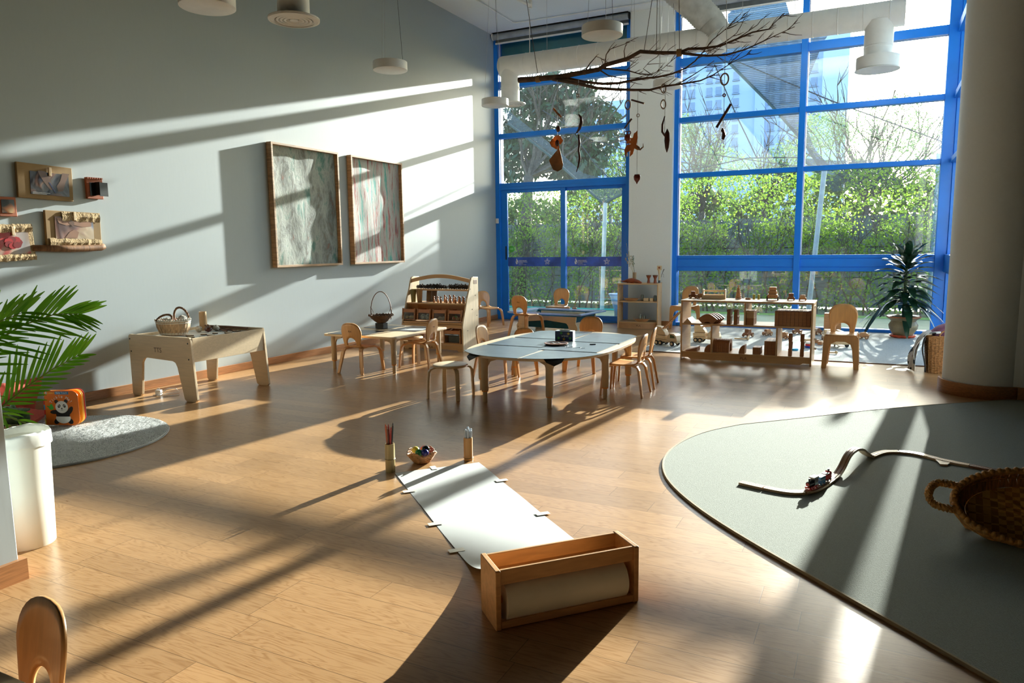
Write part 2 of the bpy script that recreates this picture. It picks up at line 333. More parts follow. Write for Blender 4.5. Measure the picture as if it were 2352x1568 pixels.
# ================================================================ OUTSIDE
GZ=-.35
g=G().add([(-60,13.6,-.03),(70,13.6,-.03),(70,16,-.03),(-60,16,-.03),(70,20.5,GZ),(-60,20.5,GZ),(70,260,GZ),(-60,260,GZ)],[(0,1,2,3),(3,2,4,5),(5,4,6,7)]); struct('ground',g,mat('paving_outside',(.22,.24,.12),.5,scale=2,amt=.2,spec=.3))
solo('turf_strip',G().add([(2.6,17.6,-.14),(12,17.2,-.11),(12,19.6,-.28),(2.4,19.6,-.28)],[(0,1,2,3)]),mat('turf_green',(.20,.34,.04),.8,scale=60,amt=.4),'strip of yellow-green turf along the hedge foot outside','turf')
solo('play_mat',G().add([(-6,17.4,-.12),(2.2,17.7,-.14),(2.2,19.6,-.28),(-6,19.6,-.28)],[(0,1,2,3)]),mat('turquoise_rubber',(.01,.42,.33),.5),'turquoise rubber strip on the ground outside the sliding door','play mat')
FEN=mat('weathered_boards',(.17,.19,.18),.8,'grain',scale=3,stretch=(1,1,8),amt=.2)
t=thing('boundary_fence','weathered grey board fence seen through the hedge stems','fence',(3,22.3,GZ))
for i in range(16): obj('board_panel',G().box(-12+i*1.7,-12+i*1.7+1.71,0,.04,.05,.90).box(-12+i*1.7,-12+i*1.7+1.71,0,.04,.88,1.75).box(-12+i*1.7,-12+i*1.7+1.71,0,.04,1.72,2.6),FEN,t)
for i in range(17): obj('post',G().box(-12.05+i*1.7,-11.98+i*1.7,-.05,.05,0,2.8),FEN,t)
LEAFY=mat('hedge_leaf',(.06,.15,.02),.5,scale=1.6,col2=(.34,.50,.05),trans=.5)
LEAFD=mat('dark_leaf',(.018,.055,.025),.45,scale=3,col2=(.035,.09,.03),trans=.08)
LEAFM=mat('mid_leaf',(.13,.24,.09),.5,scale=3,col2=(.22,.36,.12),trans=.4)
BARK=mat('bark',(.075,.055,.04),.9,scale=12,amt=.4,bump=.5)
def leaf(g,p,l,w,r,droop=0.):
    a=r.uniform(0,2*PI); e=r.uniform(-1,1)-droop; d=Vector((math.cos(a)*math.cos(e),math.sin(a)*math.cos(e),math.sin(e))); s=d.orthogonal(); s.rotate(Matrix.Rotation(r.uniform(0,PI),3,d)); s.normalize()
    p=Vector(p); g.add([p,p+d*l*.45+s*w*.5,p+d*l,p+d*l*.45-s*w*.5],[(0,1,2,3)])
def twig(g,p,d,L,r0,r,depth,n=3):
    pts=[Vector(p)]; d=Vector(d).normalized()
    for i in range(4):
        d=(d+Vector((r.uniform(-.3,.3),r.uniform(-.3,.3),r.uniform(-.15,.3)))).normalized(); pts.append(pts[-1]+d*L/4)
    g.tube(pts,[r0*(1-.17*i) for i in range(5)],n,cap=False)
    if depth>0:
        for k in range(3): 
            q=pts[r.choice((2,3,4))]; twig(g,q,d+Vector((r.uniform(-.9,.9),r.uniform(-.9,.9),r.uniform(-.2,.7))),L*.62,r0*.55,r,depth-1,n)
r=random.Random(3)
hd=thing('hedge','long backlit boxy hedge with yellow-green leaves outside the windows','hedge',(0,0,0))
g=G()
for i in range(95000):
    x=r.uniform(-6.5,11.5); top=3.27+.06*math.sin(x*2)+.07*math.sin(x*5.3)+r.uniform(-.05,.08); z=GZ+(top-GZ)*(1-r.random()**1.35*.97)
    if z<1.0 and r.random()<.45: continue
    if z>2.05 and r.random()<.62: continue
    if math.sin(x*1.9+z*2.1)+math.sin(x*4.3-z*3)<-1.0 and r.random()<.85: continue
    leaf(g,(x,r.uniform(19.8,20.6),z),.078,.05,r)
obj('foliage',g,LEAFY,hd,kind='stuff')
g=G()
for i in range(80):
    x=-6.4+i*.225+r.uniform(-.1,.1); twig(g,(x,20.2+r.uniform(-.25,.25),GZ),(r.uniform(-.3,.3),0,1),1.8,.03,r,3)
obj('stems',g,BARK,hd,kind='stuff')
def tree(name,label,base,fork,ells,n,l,w,m,seed,droop=0,group=None,twigs=14,tr=.12,K=1.24):
    r=random.Random(seed); cv=Vector((7.07,0,1.5)); kk=lambda p:cv+(Vector(p)-cv)*K
    base=kk(base); base.z=GZ; fork=kk(fork); ells=[(kk(c),[q*K for q in R3]) for c,R3 in ells]; l*=K; w*=K; tr*=K
    t=thing(name,label,'tree',base,group=group); b=Vector(base)
    pts=[Vector((0,0,0)),(Vector(fork)-b)*.5+Vector((.08,0,0)),Vector(fork)-b]
    obj('trunk',G().tube(pts,[tr*1.3,tr,tr*.8],10),BARK,t,smooth=True)
    g=G()
    for i in range(twigs):
        e=ells[i%len(ells)]; tgt=Vector(e[0])-b+Vector([r.uniform(-.7,.7)*e[1][k] for k in range(3)]); d=tgt-pts[2]; twig(g,pts[2],d,d.length*.9,tr*.35,r,2)
    obj('branches',g,BARK,t)
    g=G()
    for i in range(n):
        c,R3=ells[r.randrange(len(ells))]; 
        while 1:
            q=[r.uniform(-1,1) for _ in range(3)]; s=sum(x*x for x in q)
            if s<1 and s>r.random()*.5: break
        leaf(g,[c[k]-b[k]+q[k]*R3[k] for k in range(3)],l*r.uniform(.7,1.2),w*r.uniform(.7,1.2),r,droop)
    obj('foliage',g,m,t,kind='stuff'); return t
tree('leafy_tree','dark broad-leaved tree with a thick leaning trunk behind the sliding door',(-1.3,17.0,-.02),(-1.5,18.2,3.4),[((-2.0,20.3,5.2),(1.3,1.3,1.1)),((-.6,20.8,5.0),(.8,1.2,1.0)),((-2.7,20,4.4),(1.0,1,1.0)),((-1.0,20.4,4.0),(.9,1,.6)),((-1.6,20.4,6.0),(1.2,1,.6))],6500,.26,.11,LEAFD,5,.6,tr=.17)
tree('feathery_tree','pale green feathery tree in the left pane of the wide window',(1.6,24.5,-.02),(1.9,24.5,2.6),[((1.5,24.5,4.4),(1.0,.8,1.1)),((2.4,24.5,4.0),(.9,.8,.7)),((1.1,24.5,5.2),(.7,.6,.6))],3600,.16,.035,LEAFM,6,.1,twigs=18,K=2.1)
tree('feathery_tree','airy backlit tree spreading behind the right pane of the wide window',(6.6,24.5,-.02),(6.8,24.5,2.8),[((6.4,24.5,4.3),(2.0,.9,.9)),((7.3,24.5,5.0),(1.2,.9,.9)),((5.5,24.5,4.9),(.8,.7,.6)),((8.6,24.5,4.2),(1.2,.8,.8))],5200,.15,.035,LEAFM,8,.1,twigs=24,K=2.1)
tree('feathery_tree','small tree tops behind the middle mullion beyond the hedge',(3.6,25.5,-.02),(3.7,25.5,2.6),[((3.5,25.5,3.9),(1.1,.8,.55)),((4.4,25.5,4.3),(.6,.6,.6))],1500,.15,.035,LEAFM,9,.1,twigs=12,K=2.1)
tree('leafy_tree','green tree beside the white wall panel beyond the sliding door',(-.2,22.5,-.02),(.1,22.5,2.6),[((.0,22.5,3.9),(.9,.7,.7)),((.7,22.5,3.6),(.6,.6,.7))],1600,.2,.07,LEAFM,10,.3,twigs=10)
t=thing('distant_trees','distant green tree line visible through the hedge top','tree',(-5,62,GZ)); g=G(); r=random.Random(41)
for i in range(15000):
    x=r.uniform(-42,26); top=6.2+.9*math.sin(x*.35)+.5*math.sin(x*1.1+1)+.3*math.sin(x*2.7); leaf(g,(x+5,r.uniform(-2,2),(top-GZ)*(1-r.random()**1.6)),.62,.42,r)
obj('foliage',g,mat('far_leaf',(.05,.11,.03),.6,scale=.5,col2=(.19,.27,.06),trans=.35),t,kind='stuff')
g=G()
for i in range(28): x=-36+i*2.5+r.uniform(-.8,.8); g.tube([(x,0,0),(x+r.uniform(-.6,.6),0,3),(x+r.uniform(-1,1),0,5.2)],[.16,.12,.04],6)
obj('trunks',g,BARK,t,kind='stuff')
# towers, distance haze mixed into their pale blue wall colours
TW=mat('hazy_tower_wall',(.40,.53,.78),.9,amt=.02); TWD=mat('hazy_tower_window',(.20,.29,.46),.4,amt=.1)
t=thing('apartment_tower','pale blue hazy tower with paired window columns behind the wide window','building',(-30,240,0))
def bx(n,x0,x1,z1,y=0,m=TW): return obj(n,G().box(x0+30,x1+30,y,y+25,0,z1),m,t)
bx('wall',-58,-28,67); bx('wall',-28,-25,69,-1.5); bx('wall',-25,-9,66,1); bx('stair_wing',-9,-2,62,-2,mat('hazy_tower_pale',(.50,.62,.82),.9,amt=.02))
for j in range(10):
    for i,x in enumerate((-50.5,-47.6,-42.2,-39.3,-34,-23.4,-20.2,-17.2,-14,-11.5)):
        z=24.5+j*4.0; y0=-.25 if x<-28 else .75
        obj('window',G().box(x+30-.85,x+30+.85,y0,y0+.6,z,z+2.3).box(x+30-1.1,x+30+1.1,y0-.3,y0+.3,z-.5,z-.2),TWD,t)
rs=G().prism([(-36.5,67),(-36.5,71.5),(-29,75.5),(-23,78),(-20,73),(-18,66.5)],0,1.5,'xz',T=TR(30,-3,0)); sg=obj('roof_sign',rs,mat('roof_sign_panel',(.36,.52,.80),.8),t)
sgt=text('sign_lettering','SIIEEHOF',4.4,mat('roof_sign_letters',(.16,.30,.66),.8),sg,TR(30-28.4,-3.2,75.2)@RX(PI/2)@RZ(.42),ext=.05)
t=thing('office_tower','blue glass office tower seen between leaves left of the white wall panel','building',(-74,240,0))
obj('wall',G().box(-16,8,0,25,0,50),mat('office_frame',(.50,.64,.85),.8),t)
for j in range(8):
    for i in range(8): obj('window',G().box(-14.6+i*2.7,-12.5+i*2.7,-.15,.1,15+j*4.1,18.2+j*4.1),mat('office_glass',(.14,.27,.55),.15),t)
# shade sails and cables
def mesh_mat():
    m=bpy.data.materials.new('sail_mesh'); m.use_nodes=True; n=m.node_tree; b=n.nodes['Principled BSDF']; b.inputs['Base Color'].default_value=(.05,.085,.10,1); b.inputs['Roughness'].default_value=.8
    tr=n.nodes.new('ShaderNodeBsdfTransparent'); mx=n.nodes.new('ShaderNodeMixShader'); wv=n.nodes.new('ShaderNodeTexWave'); wv.inputs['Scale'].default_value=9; wv.inputs['Distortion'].default_value=3; wv.wave_type='RINGS'
    tc=n.nodes.new('ShaderNodeTexCoord'); n.links.new(tc.outputs['Object'],wv.inputs['Vector']); mr=n.nodes.new('ShaderNodeMapRange'); mr.inputs[3].default_value=.35; mr.inputs[4].default_value=.72; n.links.new(wv.outputs[0],mr.inputs[0])
    n.links.new(mr.outputs[0],mx.inputs[0]); n.links.new(tr.outputs[0],mx.inputs[1]); n.links.new(b.outputs[0],mx.inputs[2]); n.links.new(mx.outputs[0],n.nodes['Material Output'].inputs[0]); return m
MESH=mesh_mat(); HEM=mat('sail_hem',(.03,.07,.07),.7)
POST=mat('galvanised_post',(.35,.42,.42),.4,metal=.3)
def sail(label,pts,y,hem,k=1.,ropes=(),post=None):
    sc=lambda x,yy,z:(7.07+(x-7.07)*k,yy*k,1.5+(z-1.5)*k)
    t=thing('shade_sail',label,'shade sail',sc(pts[0][0],y,pts[0][1])); o=Vector(t.location)
    L=[Vector(sc(x,y+.10*math.sin((x-pts[0][0])*1.3),z))-o for x,z in pts]
    obj('mesh_panel',G().add(L,[tuple(range(len(L)))]),MESH,t,solid=.004)
    obj('hem_strap',G().tube([L[i] for i in hem],.03*k,6),HEM,t)
    for q in ropes: obj('guy_rope',G().tube([Vector(sc(*c))-o for c in q],.012*k,5),cab,t)
    if post: a=Vector(sc(*post[0]))-o; b=Vector(sc(*post[1]))-o; b.z=-.3-o.z; obj('steel_post',G().tube([a,b],.05*k,10),POST,t)
cab=mat('dark_cable',(.02,.03,.035),.6)
sail('dark mesh shade sail slanting down across the wide window',[(4.09,5.32),(5.09,4.24),(5.76,3.43),(6.05,2.95),(6.2,3.0),(5.92,3.34),(5.73,3.85),(5.755,4.66),(5.99,5.28),(6.6,6.3),(4.0,6.3)],15.5,[0,1,2,3],1.0,[[(4.09,15.5,5.32),(4.0,14.2,5.6),(3.9,13.7,5.7)],[(3.83,15.6,5.45),(4.43,15.6,4.08),(4.62,15.6,3.7),(4.85,15.6,3.22)],[(4.4,15.5,5.15),(6.2,15.5,4.2),(8.08,15.5,3.3)],[(6.6,15.5,6.3),(6.8,13.7,6.0)]],((6.13,15.5,2.98),(5.9,15.7,0)))
sail('dark mesh shade sail sagging across the top of the hedge at right',[(5.69,3.18),(6.23,3.1),(7.97,3.0),(7.99,2.59),(6.85,2.5),(6.31,2.5),(6.05,2.84)],15.6,[0,6,5],1.3,[[(3.2,15.6,3.05),(3.76,15.6,3.1),(4.66,15.6,3.24),(5.5,15.6,3.2),(5.69,15.6,3.18)]],((8.05,15.6,3.1),(8.1,15.6,0)))
sail('translucent shade sail drooping in front of the leaning tree',[(-.87,4.74),(.24,3.86),(1.07,3.14),(1.64,2.98),(2.03,2.88),(2.06,2.64),(1.58,2.44),(1.12,2.82),(.2,3.61),(-.8,4.39)],15.6,[9,8,7,6,5],1.15,[[(.1,15.6,4.6),(1.2,15.6,3.9),(2.7,15.6,3.35)],[(.6,15.6,4.35),(1.4,15.6,3.3),(2.2,15.6,2.5)]],((1.62,15.6,2.46),(1.55,15.6,0)))
t=thing('overhead_line','pair of thin overhead wires on poles beyond the left pane','cable',(-14,31,GZ)); g=0
obj('pole',G().tube([(0,0,0),(0,0,8.5)],.12,10),BARK,t); obj('pole',G().tube([(34,0,0),(34,0,8.5)],.12,10),BARK,t)
for z0,z1 in ((8.1,2.9),(7.6,2.5)): obj('wire',G().tube([(0,0,z0),(9.0,0,z0-1.35),(18,0,z0-3.2),(34,0,z1+1)],.018,5),cab,t)
t=thing('water_tub','pale blue translucent plastic tub standing outside the sliding door','tub',(2.45,14.15,-.02))
obj('tub_body',G().lathe([(.10,0),(.12,.22),(.20,.5),(.235,.54),(.23,.55),(.19,.5),(.11,.22),(.09,.02)],20),mat('tub_blue',(.42,.62,.70),.3,trans=.4),t,smooth=True)
obj('stone',G().ball((0,-.03,.30),.11,12,sq=(1,.6,1)),mat('tub_stone',(.04,.12,.12),.6),t,smooth=True)
# ================================================================ CEILING THINGS
DUCTM=mat('duct_paint',(.80,.80,.77),.5,amt=.03); WIRE=mat('wire_white',(.55,.56,.55),.5); DIFF=mat('lamp_diffuser',(.55,.56,.54),.35,amt=.03); RODD=mat('dark_wire',(.06,.06,.06),.5)
def pendant(label,x,y,z,ang=0,r=.225,h=.11):
    t=thing('pendant_lamp',label,'lamp',(x,y,z),ang,'round white pendant lamps')
    obj('lamp_drum',G().lathe([(r-.006,0),(r,.004),(r,h-.004),(r-.004,h),(0.001,h)],48),WHITE,t,smooth=SM)
    obj('diffuser',G().lathe([(.001,.004),(r-.008,.002),(r-.008,.008),(.001,.010)],48),DIFF,t,smooth=SM)
    for k in range(3):
        a=k*2.1+.5; obj('cord',G().tube([(r*.75*math.cos(a),r*.75*math.sin(a),h),(r*.28*math.cos(a),r*.28*math.sin(a),H-z)],.0025,5),WIRE if k else RODD,t)
    return t
pendant('round white pendant lamp hanging in front of the long blank wall',1.229,8.142,3.83)
pendant('largest full round pendant lamp, in front of the blind over the door',4.277,7.858,3.785,.6)
pendant('small round pendant lamp overlapping the air outlet at the wall corner',1.288,10.99,3.835,1.1)
pendant('round pendant lamp half hidden behind the branch by the white wall panel',4.027,11.598,3.95,.3)
pendant('round pendant lamp cut by the top edge of the frame at left',1.99,4.523,3.51,.9)
def rings(g,r,z,n=5):
    for i in range(n): rr=r*(.25+.15*i); g.lathe([(rr,z+.02),(rr+.012,z),(rr+.03,z+.004),(rr+.012,z+.03)],36,cap=False)
    g.lathe([(.001,z+.005),(r*.16,z+.003),(r*.16,z+.03)],24,cap=False)
def air_outlet(label,x,y,z,top,rd,rf,drum=0,parent_top=None):
    t=thing('air_outlet',label,'air vent',(x,y,z),group='round ceiling air outlets')
    obj('drop_pipe',G().lathe([(rd,.02+drum),(rd,top*.45),(rd+.006,top*.45+.005),(rd+.006,top*.45+.02),(rd,top*.45+.025),(rd,top)],32),DUCTM,t,smooth=SM)
    if drum: 
        obj('collar_drum',G().lathe([(rf-.02,0),(rf,.003),(rf,drum),(rd,drum+.01)],40),DUCTM,t,smooth=SM); obj('lower_lip',G().lathe([(rf+.012,-.012),(rf+.012,-.004),(rf-.03,-.004)],40),WHITE,t,smooth=SM); obj('grille_face',G().lathe([(.001,.006),(rf-.02,.002)],32),mat('vent_grey',(.28,.33,.33),.6),t)  # flat grey disc across the drum's open face
    else:
        g=G().lathe([(rf*.80,-.012),(rf,0),(rf,.012),(rd,.03)],40,cap=False); rings(g,rf,-.01); obj('louvre_disc',g,DUCTM,t,smooth=SM); obj('grille_back',G().lathe([(.001,.025),(rf*.8,.025)],24),mat('vent_dark',(.03,.03,.03),.8),t)
    return t
air_outlet('round louvred air outlet high on the left, in front of the blank wall',2.642,4.833,3.40,H-3.40,.13,.21)
air_outlet('louvred air outlet on the drop at the left end of the long duct',1.07,12.0,4.05,.60,.165,.275)
air_outlet('drum shaped air outlet under the right end of the long duct',6.98,12.0,3.97,.66,.19,.285,drum=.17)
t=thing('air_duct','long white spiral air duct running across both windows','air duct',(.9,12,4.71))
obj('main_pipe',G().lathe([(.12,-.03),(.175,.0),(.182,.03),(.182,6.4)],40,T=RY(PI/2)),DUCTM,t,smooth=SM)
for i in range(18): obj('seam_ring',G().lathe([(.182,0),(.187,.004),(.187,.012),(.182,.016)],40,T=TR(.5+i*.335,0,0)@RY(PI/2)),DUCTM,t,smooth=SM)
fp=[Vector((3.80,0,.06)),Vector((3.70,-.03,.24)),Vector((3.50,-.12,.46)),Vector((3.22,-.22,.72)),Vector((2.92,-.32,1.0))]
pts=[];rr=[]
for i in range(60):
    u=i/59*(len(fp)-1); k=min(int(u),len(fp)-2); f=u-k; pts.append(fp[k].lerp(fp[k+1],f)); rr.append(.225 if i%2 else .213)
solo('flexible_duct',G().tube([q-Vector((3.79,0,.12)) for q in pts],rr,28),mat('flex_duct',(.66,.67,.65),.55,trans=.25),'ribbed white flexible duct dropping from the ceiling to the long duct','air duct',loc=(.9+3.79,12,4.71+.12),smooth=True)
obj('saddle_cup',G().lathe([(.001,-.25),(.08,-.245),(.15,-.21),(.19,-.12),(.2,0)],28,T=TR(3.79,0,0)),DUCTM,t,smooth=True)
for x in (.62,.95,2.45,2.5,4.2,4.95,5.65,6.0): obj('hanger_wire',G().tube([(x,-.12,.14),(x,-.12,H-4.71)],.003 if x>.7 else .007,5),WIRE if x>.7 else DUCTM,t)
for x in (.8,2.75,4.5): obj('test_port',G().lathe([(.03,0),(.03,.008),(.02,.012)],14,T=TR(x,-.182,.0)@RX(PI/2)),DUCTM,t)
solo('conduit_pipe',G().tube([(.74,10.0,0),(.77,11.6,0),(.77,12.75,0),(.82,12.8,0),(4.6,12.95,0)],.012,8),DUCTM,'thin white conduit running round the ceiling near the blind','pipe',loc=(0,0,5.695))
t=thing('sprinkler_pipe','white sprinkler pipe with an elbow under the ceiling','pipe',(1.5,9.2,5.52)); obj('pipe_run',G().tube([(0,0,0),(.19,2.35,0)],.028,12).tube([(.19,2.35,-.04),(.19,2.35,.19)],.034,12),DUCTM,t,smooth=SM); obj('hanger',G().tube([(.08,1.2,0),(.08,1.2,.2)],.006,6).tube([(.15,2.0,0),(.15,2.0,.2)],.01,6),STEEL,t)
# branch
BR={'A':[(2.941,8.5,3.592),(3.208,8.5,3.578),(3.493,8.5,3.568),(3.754,8.5,3.583),(4.008,8.5,3.597),(4.086,8.5,3.637),(4.362,8.5,3.675),(4.518,8.5,3.739),(4.731,8.5,3.698),(4.975,8.5,3.668),(5.073,8.5,3.696),(5.24,8.5,3.681),(5.43,8.5,3.683),(5.589,8.5,3.728),(5.77,8.5,3.781),(5.936,8.5,3.79),(5.985,8.5,3.84),(6.094,8.5,3.932)],
'B':[(4.975,8.5,3.668),(5.138,8.467,3.62),(5.31,8.433,3.578),(5.518,8.4,3.555),(5.713,8.4,3.585),(5.903,8.4,3.649),(6.088,8.4,3.713),(6.209,8.4,3.752)],
'C':[(3.41,8.5,3.55),(3.786,8.417,3.44),(4.038,8.333,3.348),(4.296,8.25,3.292),(4.518,8.25,3.262),(4.706,8.25,3.242),(4.876,8.25,3.265),(5.084,8.25,3.269),(5.274,8.25,3.281),(5.407,8.25,3.325),(5.536,8.25,3.394),(5.613,8.25,3.436),(5.789,8.25,3.503)],
'D':[(3.542,8.5,3.556),(3.793,8.567,3.49),(4.009,8.633,3.457),(4.191,8.7,3.457),(4.377,8.7,3.473),(4.53,8.7,3.478),(4.68,8.7,3.475),(4.843,8.7,3.492),(5.002,8.7,3.536),(5.115,8.7,3.606),(5.198,8.7,3.691),(5.307,8.7,3.813),(5.469,8.7,3.925),(5.589,8.7,3.981),(5.681,8.7,4.034)],
'E':[(4.086,8.5,3.639),(4.101,8.5,3.756),(4.155,8.5,3.813),(4.33,8.5,3.846),(4.36,8.5,3.87)],'F':[(3.834,8.5,3.597),(3.879,8.55,3.694),(3.94,8.6,3.777),(3.986,8.65,3.76),(4.06,8.52,3.637)],
'G':[(4.331,8.5,3.68),(4.334,8.467,3.761),(4.359,8.433,3.806),(4.392,8.4,3.842)],'H':[(4.04,8.5,3.613),(4.176,8.6,3.598),(4.315,8.7,3.588),(4.423,8.8,3.559),(4.577,8.8,3.535),(4.712,8.8,3.591),(4.844,8.8,3.688)],
'I':[(5.35,8.5,3.674),(5.49,8.467,3.71),(5.612,8.433,3.774),(5.667,8.4,3.841)],'J':[(5.589,8.5,3.728),(5.692,8.5,3.779),(5.819,8.5,3.851),(5.856,8.5,3.897)],
'K':[(5.024,8.25,3.27),(5.186,8.25,3.346),(5.341,8.25,3.427),(5.426,8.2,3.461)],'L':[(4.008,8.5,3.597),(4.116,8.55,3.523),(4.255,8.6,3.489),(4.423,8.65,3.48),(4.544,8.68,3.475)],'M':[(4.577,8.8,3.53),(4.498,8.7,3.589),(4.558,8.75,3.673),(4.649,8.8,3.74)]}
R0={'A':.036,'B':.017,'C':.021,'D':.019,'E':.008,'F':.009,'G':.007,'H':.012,'I':.007,'J':.006,'K':.008,'L':.01,'M':.006}
BM=mat('driftwood_bark',(.10,.052,.030),.8,scale=14,amt=.35,bump=.4); O=Vector((4.5,8.5,3.6)); r=random.Random(21)
t=thing('hanging_branch','bare brown tree branch hung level from cords across the windows','branch',O)
for k,v in BR.items():
    P=[Vector(p)-O for p in v]; n=len(P)
    obj('limb' if k in 'ABCD' else 'side_branch',G().tube(P,[max(.0035,R0[k]*(1-.93*i/(n-1))) for i in range(n)],8),BM,t,smooth=True)
    g=G()
    for i in range(1,n-1):
        for _ in range(3 if k in 'ABCDH' else 1):
            if k=='A' and i<3 and r.random()<.8: continue
            d=(P[i+1]-P[i]).normalized(); s=r.choice((-1,1)); d=(d+Vector((0,r.uniform(-.7,.7),s*r.uniform(.3,1.0)))).normalized(); q=P[i].lerp(P[i+1],r.random()); L=r.uniform(.04,.20)
            pp=[q]
            for j in range(3): d=(d+Vector((.22,r.uniform(-.2,.2),r.uniform(-.1,.3)))).normalized(); pp.append(pp[-1]+d*L/3)
            g.tube(pp,[.0045,.0035,.003,.0018],4,cap=False)
            if r.random()<.6: g.tube([pp[1],pp[1]+(d+Vector((.2,r.uniform(-.6,.6),r.uniform(-.7,.7))))*L*.35],[.003,.0015],4,cap=False)
    if g.v: obj('twigs',g,BM,t,kind='stuff')
CORD=mat('white_cord',(.55,.55,.52),.7); CDK=mat('brown_cord',(.09,.07,.05),.7)
for p,q,m in (((3.21,8.5,3.6),(2.87,8.5,H),CDK),((4.56,8.5,3.72),(4.66,8.5,4.35),CDK),((4.71,8.5,3.70),(4.71,8.5,4.35),CDK),((4.66,8.5,4.35),(4.72,8.5,H),CORD),((4.71,8.5,4.35),(4.74,8.5,H),CORD),((4.975,8.5,3.69),(4.93,8.5,H),CDK),((4.70,8.7,3.48),(4.71,8.5,H),CORD),((5.52,8.4,3.58),(5.45,8.4,H),CORD)):
    obj('hanging_cord',G().tube([Vector(p)-O,Vector(q)-O],.004,5),m,t)
for p in ((3.21,8.5,3.575),(4.975,8.5,3.668)): obj('cord_binding',G().lathe([(.028,-.03),(.042,-.025),(.042,.025),(.028,.03)],14,T=TR(*(Vector(p)-O))@RY(PI/2)),mat('twine',(.30,.17,.07),.8),t)
# hanging strings of found objects
LEAFO=mat('dry_leaf_orange',(.42,.17,.05),.6,scale=6,amt=.3,trans=.35); LEAFB=mat('dry_leaf_brown',(.26,.13,.05),.6,scale=7,amt=.3,trans=.3); POD=mat('dark_seed_pod',(.07,.018,.010),.35,amt=.3); RING=mat('wooden_ring',(.28,.17,.10),.5); REDS=mat('red_seed',(.16,.022,.010),.25)
def torus(g,c,R,r,T=None,n=20,rot=RX(PI/2)):
    M=TR(*c)@rot; g.tube([M@Vector((R*math.cos(2*PI*i/n),R*math.sin(2*PI*i/n),0)) for i in range(n+1)],r,7,T=T,cap=False); return g
def blade(g,pts,y=0,th=.004,T=None): return g.prism(pts,y-th/2,y+th/2,'xz',T)
def string(label,x,y,ztop,zbot):
    t=thing('found_object_string',label,'mobile',(x,y,ztop),group='strings of found objects on the branch'); obj('cord',G().tube([(0,0,.02),(0,0,zbot-ztop)],.003,5),CORD,t); return t
def leafout(w,h,lob=0,ph=0):
    return [(w*math.sin(a)*(1+lob*math.cos(5*a+ph)),h*math.cos(a)*(1+lob*math.cos(5*a+ph))) for a in [2*PI*i/40 for i in range(40)]]
S1=string('string with an orange pod and a big brown leaf, leftmost on the branch',3.49,8.45,3.50,2.65)
obj('twig_piece',G().tube([(-.05,0,-.31),(.0,0,-.37),(.05,0,-.42)],.013,6),LEAFO,S1); obj('seed_pod',G().ball((.01,0,-.56),.03,12,sq=(1,.8,1.3)),POD,S1,smooth=True)
g=G(); rows=[]
for i in range(9):
    rows.append([( (.10*u)*math.sin(PI*(.15+.7*j/10)-PI/2+PI/2)*1.0*math.cos(PI*j/10*1.9-.4), .03*math.sin(j*1.7)*u, -.72+.085*u*math.sin(PI*j/10*1.9-.4)-.0) for j in range(11) for u in (i/8,)])
obj('fan_leaf',g.grid(rows),LEAFO,S1,solid=.004); obj('fan_leaf_heart',G().ball((0,-.01,-.73),.035,10,sq=(.8,.5,1.2)),POD,S1,smooth=True)
obj('broad_leaf',blade(G(),[(.02,-.79),(.03,-.80),(.055,-.90),(.075,-.99),(.06,-1.05),(.0,-1.075),(-.06,-1.05),(-.10,-.97),(-.115,-.93),(-.05,-.86)]),LEAFB,S1)
S2=string('string with a curved pod above a long thin twisted pod',3.79,8.4,3.46,2.72)
g=G(); torus(g,(-.01,0,-.16),.018,.005); obj('small_ring',g,RING,S2)
obj('curved_pod',G().tube([(.0,0,-.38),(.03,0,-.42),(.035,0,-.48),(.01,0,-.55),(-.03,0,-.60)],[.008,.018,.022,.018,.008],8),POD,S2,smooth=True)
obj('long_pod',G().tube([(.0,0,-.62),(.01,0,-.72),(0,0,-.80),(.015,0,-.90),(-.005,0,-.99),(-.03,0,-1.06)],[.012,.016,.012,.016,.011,.004],8),POD,S2,smooth=True)
S3=string('string with an oval ring, a stick and a round red-brown seed pod',4.31,8.7,3.46,2.66)
g=G(); torus(g,(0,0,-.27),.036,.008,rot=RX(PI/2)@Matrix.Diagonal((.9,1.5,1,1))); obj('oval_ring',g,RING,S3)
obj('stick',G().tube([(-.04,0,-.545),(.05,0,-.435)],[.008,.012],6),POD,S3); g=G().ball((0,0,-.655),.042,14,sq=(1,.8,1.1)); torus(g,(-.02,0,-.60),.02,.006); torus(g,(.02,0,-.60),.02,.006); obj('round_pod',g,REDS,S3,smooth=True); obj('shell',G().ball((0,0,-.86),.012,8,sq=(.7,.7,2)),CORD,S3)
S4=string('string with a ragged orange maple leaf and a dark red heart at its end',4.57,8.25,3.25,2.28)
obj('crossing_twig',G().tube([(-.075,0,-.095),(.075,0,-.15)],.011,6),POD,S4); g=G(); torus(g,(.005,0,-.275),.017,.004); obj('small_ring',g,RING,S4)
obj('maple_leaf',blade(G(),[(.0,-.44),(.005,-.52),(-.01,-.60),(.03,-.63),(.04,-.665),(.0,-.66),(-.035,-.64),(-.05,-.70),(-.09,-.73),(-.08,-.66),(-.12,-.68),(-.145,-.74),(-.155,-.65),(-.13,-.60),(-.07,-.585),(-.135,-.575),(-.12,-.545),(-.075,-.545),(-.09,-.52),(-.055,-.52),(-.04,-.47),(-.02,-.46)],0,.006),LEAFO,S4)
obj('leaf_curl',G().tube([(.0,0,-.63),(.04,-.02,-.66),(.07,0,-.63),(.065,.01,-.59)],[.008,.012,.008,.003],6),LEAFB,S4)
obj('heart_pendant',G().lathe([(.001,.03),(.03,.035),(.042,.01),(.035,-.025),(.012,-.055),(.003,-.075)],12,T=TR(0,0,-.97)@Matrix.Diagonal((1,.45,1,1))),REDS,S4,smooth=True)
